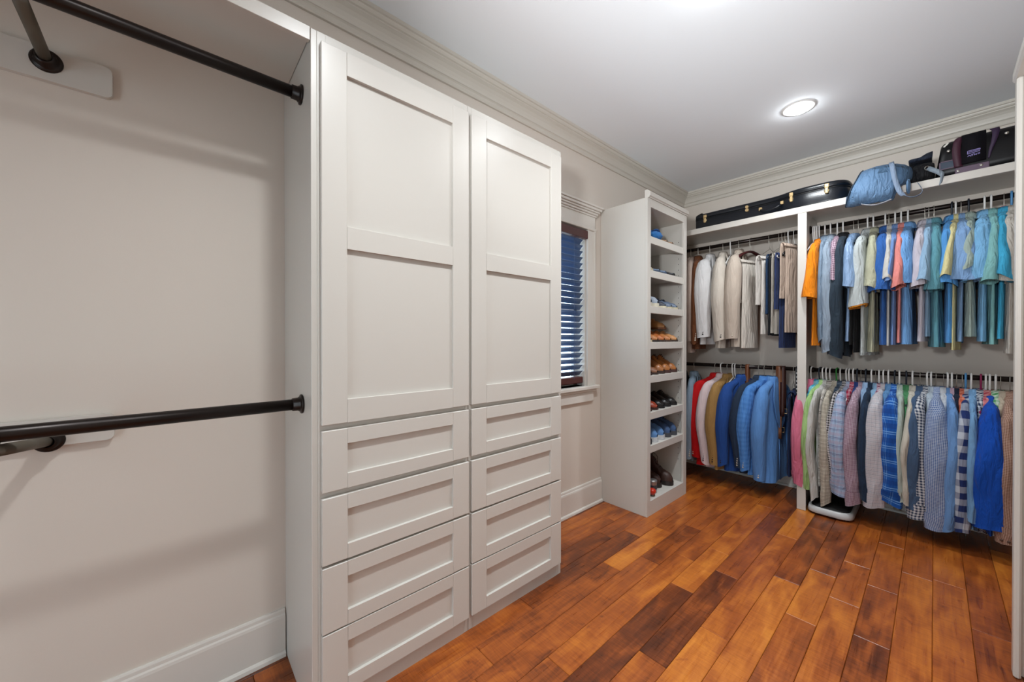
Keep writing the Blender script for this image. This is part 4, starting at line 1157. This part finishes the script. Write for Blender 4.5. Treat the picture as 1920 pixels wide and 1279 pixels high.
# ------------------------------------------------------------ low platform on the floor
t = thing('step_platform', 'low black exercise step with pale grey rim under the shirts', 'step', (1.362, 3.98, 0))
def rrect(x0, x1, y0, y1, r, n=6):
    out = []
    for cx, cy, a0 in ((x1 - r, y1 - r, 0), (x0 + r, y1 - r, 90), (x0 + r, y0 + r, 180), (x1 - r, y0 + r, 270)):
        for k in range(n + 1):
            a = radians(a0 + 90 * k / n); out.append((cx + r * cos(a), cy + r * sin(a)))
    return out
def stack(levels):
    R = []
    for ins, z in levels:
        R.append([(a, b, z) for a, b in rrect(1.222 + ins, 1.502 - ins, 3.738 + ins, 4.22 - ins, .07)])
    return R
wpart('rim', MB().rings(stack([(.012, .012), (.004, .016), (0, .022), (.006, .056), (.014, .062), (.022, .062)]), cap0=True), plain('grey_rim', 'bcbcbc', .35), t, True)
wpart('top_pad', MB().rings(stack([(.02, .05), (.021, .064), (.03, .070), (.05, .073)]), cap1=True), plain('black_rubber', '0c0c0d', .7, bump=.3, bscale=300), t, True)
ft = [(1.26, 3.79), (1.46, 3.79), (1.26, 4.16), (1.46, 4.16)]
for a, b in ft: wpart('foot', MB().lathe([(.018, .0015), (.02, .013)], (a, b, 0), 14, cap0=True), M['black'], t)

# ------------------------------------------------------------ guitar case
STZ = 2.4495
t = thing('guitar_case', 'long black guitar case with brass latches on the shelf', 'guitar case', (.9, 4.0, STZ))
front = [(.31, 3.90), (.335, 3.872), (.60, 3.868), (.88, 3.866), (.97, 3.862), (1.03, 3.845), (1.10, 3.815), (1.18, 3.800), (1.26, 3.800), (1.34, 3.803), (1.40, 3.818), (1.44, 3.85), (1.462, 3.90), (1.468, 3.98)]
outl = smooth_path(front, 4)
back = [(a, 8.02 - b - .0) for a, b in outl[::-1]]
outl = [tuple(p) for p in outl] + back
def inset(poly, d):
    cx = sum(p[0] for p in poly) / len(poly); cy = sum(p[1] for p in poly) / len(poly)
    out = []
    n = len(poly)
    for i in range(n):
        a, b = poly[i - 1], poly[(i + 1) % n]
        tx_, ty_ = b[0] - a[0], b[1] - a[1]; L = sqrt(tx_ * tx_ + ty_ * ty_) or 1
        nx_, ny_ = ty_ / L, -tx_ / L
        out.append((poly[i][0] - nx_ * d, poly[i][1] - ny_ * d))
    return out
M['case'] = plain('black_vinyl', '0b1018', .28, bump=.12, bscale=160)
def slab(levels):
    return [[(a, b, z) for a, b in inset(outl, d)] for d, z in levels]
wpart('bottom_shell', MB().rings(slab([(.012, STZ + .001), (.002, STZ + .008), (0, STZ + .02), (0, STZ + .112), (.003, STZ + .116)]), cap0=True, cap1=True), M['case'], t, True)
wpart('lid', MB().rings(slab([(.003, STZ + .119), (-.001, STZ + .122), (-.001, STZ + .148), (.006, STZ + .160), (.03, STZ + .170), (.06, STZ + .173)]), cap0=True, cap1=True), M['case'], t, True)
wpart('trim_band', MB().rings(slab([(.001, STZ + .108), (-.003, STZ + .110), (-.003, STZ + .1165), (.002, STZ + .1175)])), plain('case_piping', '05070b', .4), t, True)
def latch(x, y, s=1.0):
    q = MB()
    q.box(x - .015 * s, x + .015 * s, y - .006, y + .004, STZ + .118, STZ + .148, .004)
    q.box(x - .011 * s, x + .011 * s, y - .010, y + .002, STZ + .07, STZ + .122, .004)
    q.box(x - .016 * s, x + .016 * s, y - .005, y + .004, STZ + .082, STZ + .102, .004)
    q.tube([(x - .012 * s, y - .008, STZ + .118), (x + .012 * s, y - .008, STZ + .118)], .005, 8)
    wpart('latch', q, M['brass'], t)
latch(.40, 3.868); latch(1.105, 3.814); latch(1.335, 3.800)
q = MB().lathe([(.001, -.008), (.014, -.008), (.016, 0)], (.765, 3.866, STZ + .10), 16, 'y', True).lathe([(.001, -.010), (.013, -.010), (.015, 0)], (.765, 3.866, STZ + .128), 16, 'y', True)
wpart('lock', q, M['brass'], t)
wpart('handle', MB().tube(smooth_path([(.875, 3.862, STZ + .075), (.89, 3.835, STZ + .055), (.95, 3.825, STZ + .050), (1.01, 3.825, STZ + .06), (1.03, 3.848, STZ + .08)], 5), .0095, 8), M['case'], t, True)
for x, y, z in ((.872, 3.862, .08), (1.035, 3.842, .088)):
    wpart('handle_mount', MB().box(x - .012, x + .012, y - .012, y + .004, STZ + z - .014, STZ + z + .014, .003), M['brass'], t)

# ------------------------------------------------------------ blue shoulder bag drooping over the shelf edge
t = thing('shoulder_bag', 'slouching light blue shoulder bag drooping over the shelf edge', 'bag', (1.62, 3.85, STZ))
M['bagblue'] = P('587798', .6)
M['strapgrey'] = P('8193ab', .7)
sec_ = [(3.985, 2.452), (4.0, 2.53), (3.97, 2.60), (3.88, 2.628), (3.78, 2.622), (3.70, 2.575), (3.665, 2.49), (3.66, 2.41), (3.672, 2.365), (3.70, 2.352), (3.735, 2.362), (3.755, 2.39), (3.759, 2.44), (3.80, 2.452)]
def bagring(x, k, dz, lean):
    cy, cz = 3.84, 2.50
    out = []
    for y, z in smooth_path(sec_ + [sec_[0]], 2)[:-1]:
        yy = cy + (y - cy) * k; zz = cz + (z - cz) * k + dz * (1 if z > 2.46 else .6)
        if zz < 2.452 and yy > 3.757: zz = 2.4515
        if zz < 2.4515 and yy > 3.757: yy = 3.757
        out.append((x + lean * (z - 2.5), yy + .009 * sin(34 * z + 13 * x + 2) + .006 * sin(60 * x - 25 * z), zz))
    return out
BR = []
for x, k, dz in ((1.500, .5, 0), (1.502, .84, 0), (1.508, .96, 0), (1.53, 1.0, 0), (1.58, 1.02, .0), (1.63, 1.02, 0), (1.68, 1.0, -.01), (1.72, .97, -.024), (1.748, .9, -.04), (1.758, .7, -.05), (1.762, .4, -.05)):
    BR.append(bagring(x, k, dz, .32))
wpart('bag_body', MB().rings(BR, cap0=True, cap1=True), M['bagblue'], t, True)
pip = [[p[0] - .003, p[1] - .003, p[2] + .001] for p in BR[2]]
wpart('piping', MB().tube(pip, .0035, 6, closed=True), P('22364a', .7), t, True)
wpart('zip_flap', MB().ribbon(smooth_path([(1.60, 3.70, 2.572), (1.66, 3.693, 2.566), (1.73, 3.700, 2.548), (1.775, 3.725, 2.53)], 5), [0, .02, .05], .006), P('44627f', .6), t, True)
wpart('strap', MB().ribbon(smooth_path([(1.69, 3.80, 2.638), (1.697, 3.70, 2.60), (1.705, 3.655, 2.55), (1.715, 3.645, 2.48), (1.727, 3.642, 2.42), (1.742, 3.645, 2.37), (1.758, 3.65, 2.345)], 5), [.026, 0, .004], .003), M['strapgrey'], t, True)
wpart('hanging_loop', MB().ribbon(smooth_path([(1.755, 3.655, 2.352), (1.79, 3.66, 2.328), (1.825, 3.68, 2.335), (1.842, 3.70, 2.36), (1.835, 3.73, 2.40), (1.82, 3.75, 2.44)], 5), [0, .02, .0], .002), M['strapgrey'], t, True)
wpart('lower_strap', MB().ribbon(smooth_path([(1.545, 3.69, 2.352), (1.58, 3.685, 2.335), (1.62, 3.68, 2.325), (1.66, 3.685, 2.332), (1.70, 3.69, 2.345)], 5), [0, .03, .0], .003), P('b8bcc4', .7), t, True)
wpart('side_pocket', MB().rings([[(1.768 + .012 * k_, 3.69 + .03 * r_ * cos(a), 2.41 + .05 * r_ * sin(a)) for a in [2 * pi * q_ / 14 for q_ in range(14)]] for k_, r_ in ((0, .6), (.6, 1), (1.4, .95), (1.8, .4))], cap0=True, cap1=True), M['bagblue'], t, True)
t = thing('black_camera_bag', 'black padded bag lying between the blue bag and the tote', 'bag', (1.83, 3.9, STZ))
R = []
for x, k in ((1.782, .3), (1.786, .8), (1.80, .96), (1.84, 1.0), (1.875, .97), (1.89, .85), (1.894, .4)):
    R.append([(x + .06 * (z - 2.5), 3.93 + (y - 3.93) * k, 2.451 + (z - 2.451) * (.4 + .6 * k)) for y, z in ((3.79, 2.452), (3.775, 2.49), (3.79, 2.55), (3.83, 2.585), (3.93, 2.60), (4.04, 2.59), (4.08, 2.54), (4.08, 2.452))])
wpart('body', MB().rings(R, cap0=True, cap1=True), P('0c0d12', .6), t, True)
wpart('flap', MB().box(1.775, 1.885, 3.80, 3.98, 2.603, 2.625, .006), P('1a2436', .6), t)
wpart('flap_tab', MB().prism([(1.80, 2.626), (1.885, 2.626), (1.888, 2.665), (1.86, 2.660)], 3.86, 3.90, 'y'), P('141c2c', .6), t)
wpart('strap', MB().ribbon(smooth_path([(1.865, 3.775, 2.53), (1.89, 3.745, 2.50), (1.915, 3.738, 2.475), (1.93, 3.742, 2.455), (1.927, 3.752, 2.43), (1.922, 3.755, 2.40)], 5), [.016, .0, .022], .003), P('8d9aa6', .7), t, True)
wpart('strap_ring', MB().tube([(1.862 + .010 * cos(a), 3.770, 2.53 + .013 * sin(a)) for a in [2 * pi * k / 14 for k in range(14)]], .002, 6, closed=True), M['chrome'], t)

# ------------------------------------------------------------ black and purple tote
t = thing('tote_bag', 'glossy black tote with purple straps and pale emblem', 'bag', (2.15, 3.93, STZ))
R = []
for x, k in ((1.905, .55), (1.908, .85), (1.92, .96), (1.95, 1.0), (2.15, 1.02), (2.35, 1.0), (2.40, .9), (2.405, .5)):
    R.append([(x + .12 * (z - 2.55) * (1 if x < 2 else 0), 3.95 + (y - 3.95) * k, 2.451 + (z - 2.451) * (.55 + .45 * k)) for y, z in ((3.815, 2.452), (3.81, 2.50), (3.815, 2.60), (3.825, 2.665), (3.85, 2.692), (3.95, 2.70), (4.05, 2.69), (4.09, 2.60), (4.09, 2.452))])
wpart('body', MB().rings(R, cap0=True, cap1=True), plain('black_patent', '040407', .4, spec=.3), t, True)
M['purple'] = plain('plum_webbing', '2c1838', .55)
M['plum'] = plain('plum_base', '5c4a5c', .4)
wpart('base_panel', MB().box(1.985, 2.125, 3.803, 3.812, 2.4515, 2.497, .003), M['plum'], t)
wpart('handle', MB().ribbon(smooth_path([(2.0, 3.803, 2.50), (1.992, 3.800, 2.56), (1.99, 3.800, 2.62), (1.998, 3.808, 2.675), (2.015, 3.83, 2.70)], 5), [.036, 0, 0], .005), plain('wine_webbing', '3a1428', .55), t, True)
wpart('handle', MB().ribbon(smooth_path([(2.122, 3.803, 2.515), (2.128, 3.799, 2.56), (2.142, 3.799, 2.62), (2.15, 3.808, 2.675), (2.145, 3.83, 2.702)], 5), [[.006 + .0016 * k, 0, 0] for k in range(21)], .005), M['purple'], t, True)
wpart('front_flap', MB().ribbon(smooth_path([(2.062, 3.83, 2.705), (2.062, 3.806, 2.68), (2.062, 3.8, 2.60), (2.062, 3.8, 2.51)], 5), [.10, 0, 0], .006), plain('flap_velvet', '07050c', .8, spec=.2), t, True)
em = MB()
def bar(x0, z0, x1, z1, w=.0032): em.ribbon([(x0, 3.7955, z0), (x1, 3.7955, z1)], unit_w(x0, z0, x1, z1, w), .001)
def unit_w(x0, z0, x1, z1, w):
    d = sqrt((x1 - x0) ** 2 + (z1 - z0) ** 2); return [-(z1 - z0) / d * w, 0, (x1 - x0) / d * w]
X0, Z0 = 2.037, 2.556
for a in ((0, .030, .05, .032), (.004, .022, .05, .025), (0, .030, 0, .010), (.05, .032, .05, .024), (0, .012, .05, .017)): bar(X0 + a[0], Z0 + a[1], X0 + a[2], Z0 + a[3])
for a in ((0, 0, .006, .009), (.006, .009, .012, 0), (.014, 0, .014, .008), (.014, .009, .026, .011), (.02, .0, .02, .010), (.028, .001, .028, .011), (.028, .010, .036, .002), (.036, .002, .038, .012), (.042, .003, .050, .013), (.042, .012, .05, .004)): bar(X0 + a[0], Z0 - .006 + a[1], X0 + a[2], Z0 - .006 + a[3], .0026)
wpart('emblem', em, plain('emblem_lilac', '8f84c0', .5), t, label='pale lilac emblem of bars and letters')
for x, z in ((1.957, 2.62), (1.998, 2.475), (2.093, 2.482), (2.19, 2.645)):
    wpart('rivet', MB().lathe([(.001, -.004), (.007, -.003), (.0085, 0)], (x, 3.804, z), 14, 'y', True), M['chrome'], t, True)
q = MB().box(1.916, 1.986, 3.806, 3.811, 2.505, 2.511).box(1.916, 1.986, 3.806, 3.811, 2.553, 2.559).box(1.916, 1.922, 3.806, 3.811, 2.505, 2.559).box(1.980, 1.986, 3.806, 3.811, 2.505, 2.559)
wpart('tag_frame', q, M['plum'], t); wpart('tag_window', MB().box(1.922, 1.980, 3.8095, 3.8115, 2.511, 2.553), plain('tag_film', '3a4656', .12), t)
wpart('zip_pull', MB().ribbon([(1.936, 3.803, 2.652), (1.955, 3.801, 2.672)], [.008, 0, -.004], .003), M['chrome'], t)
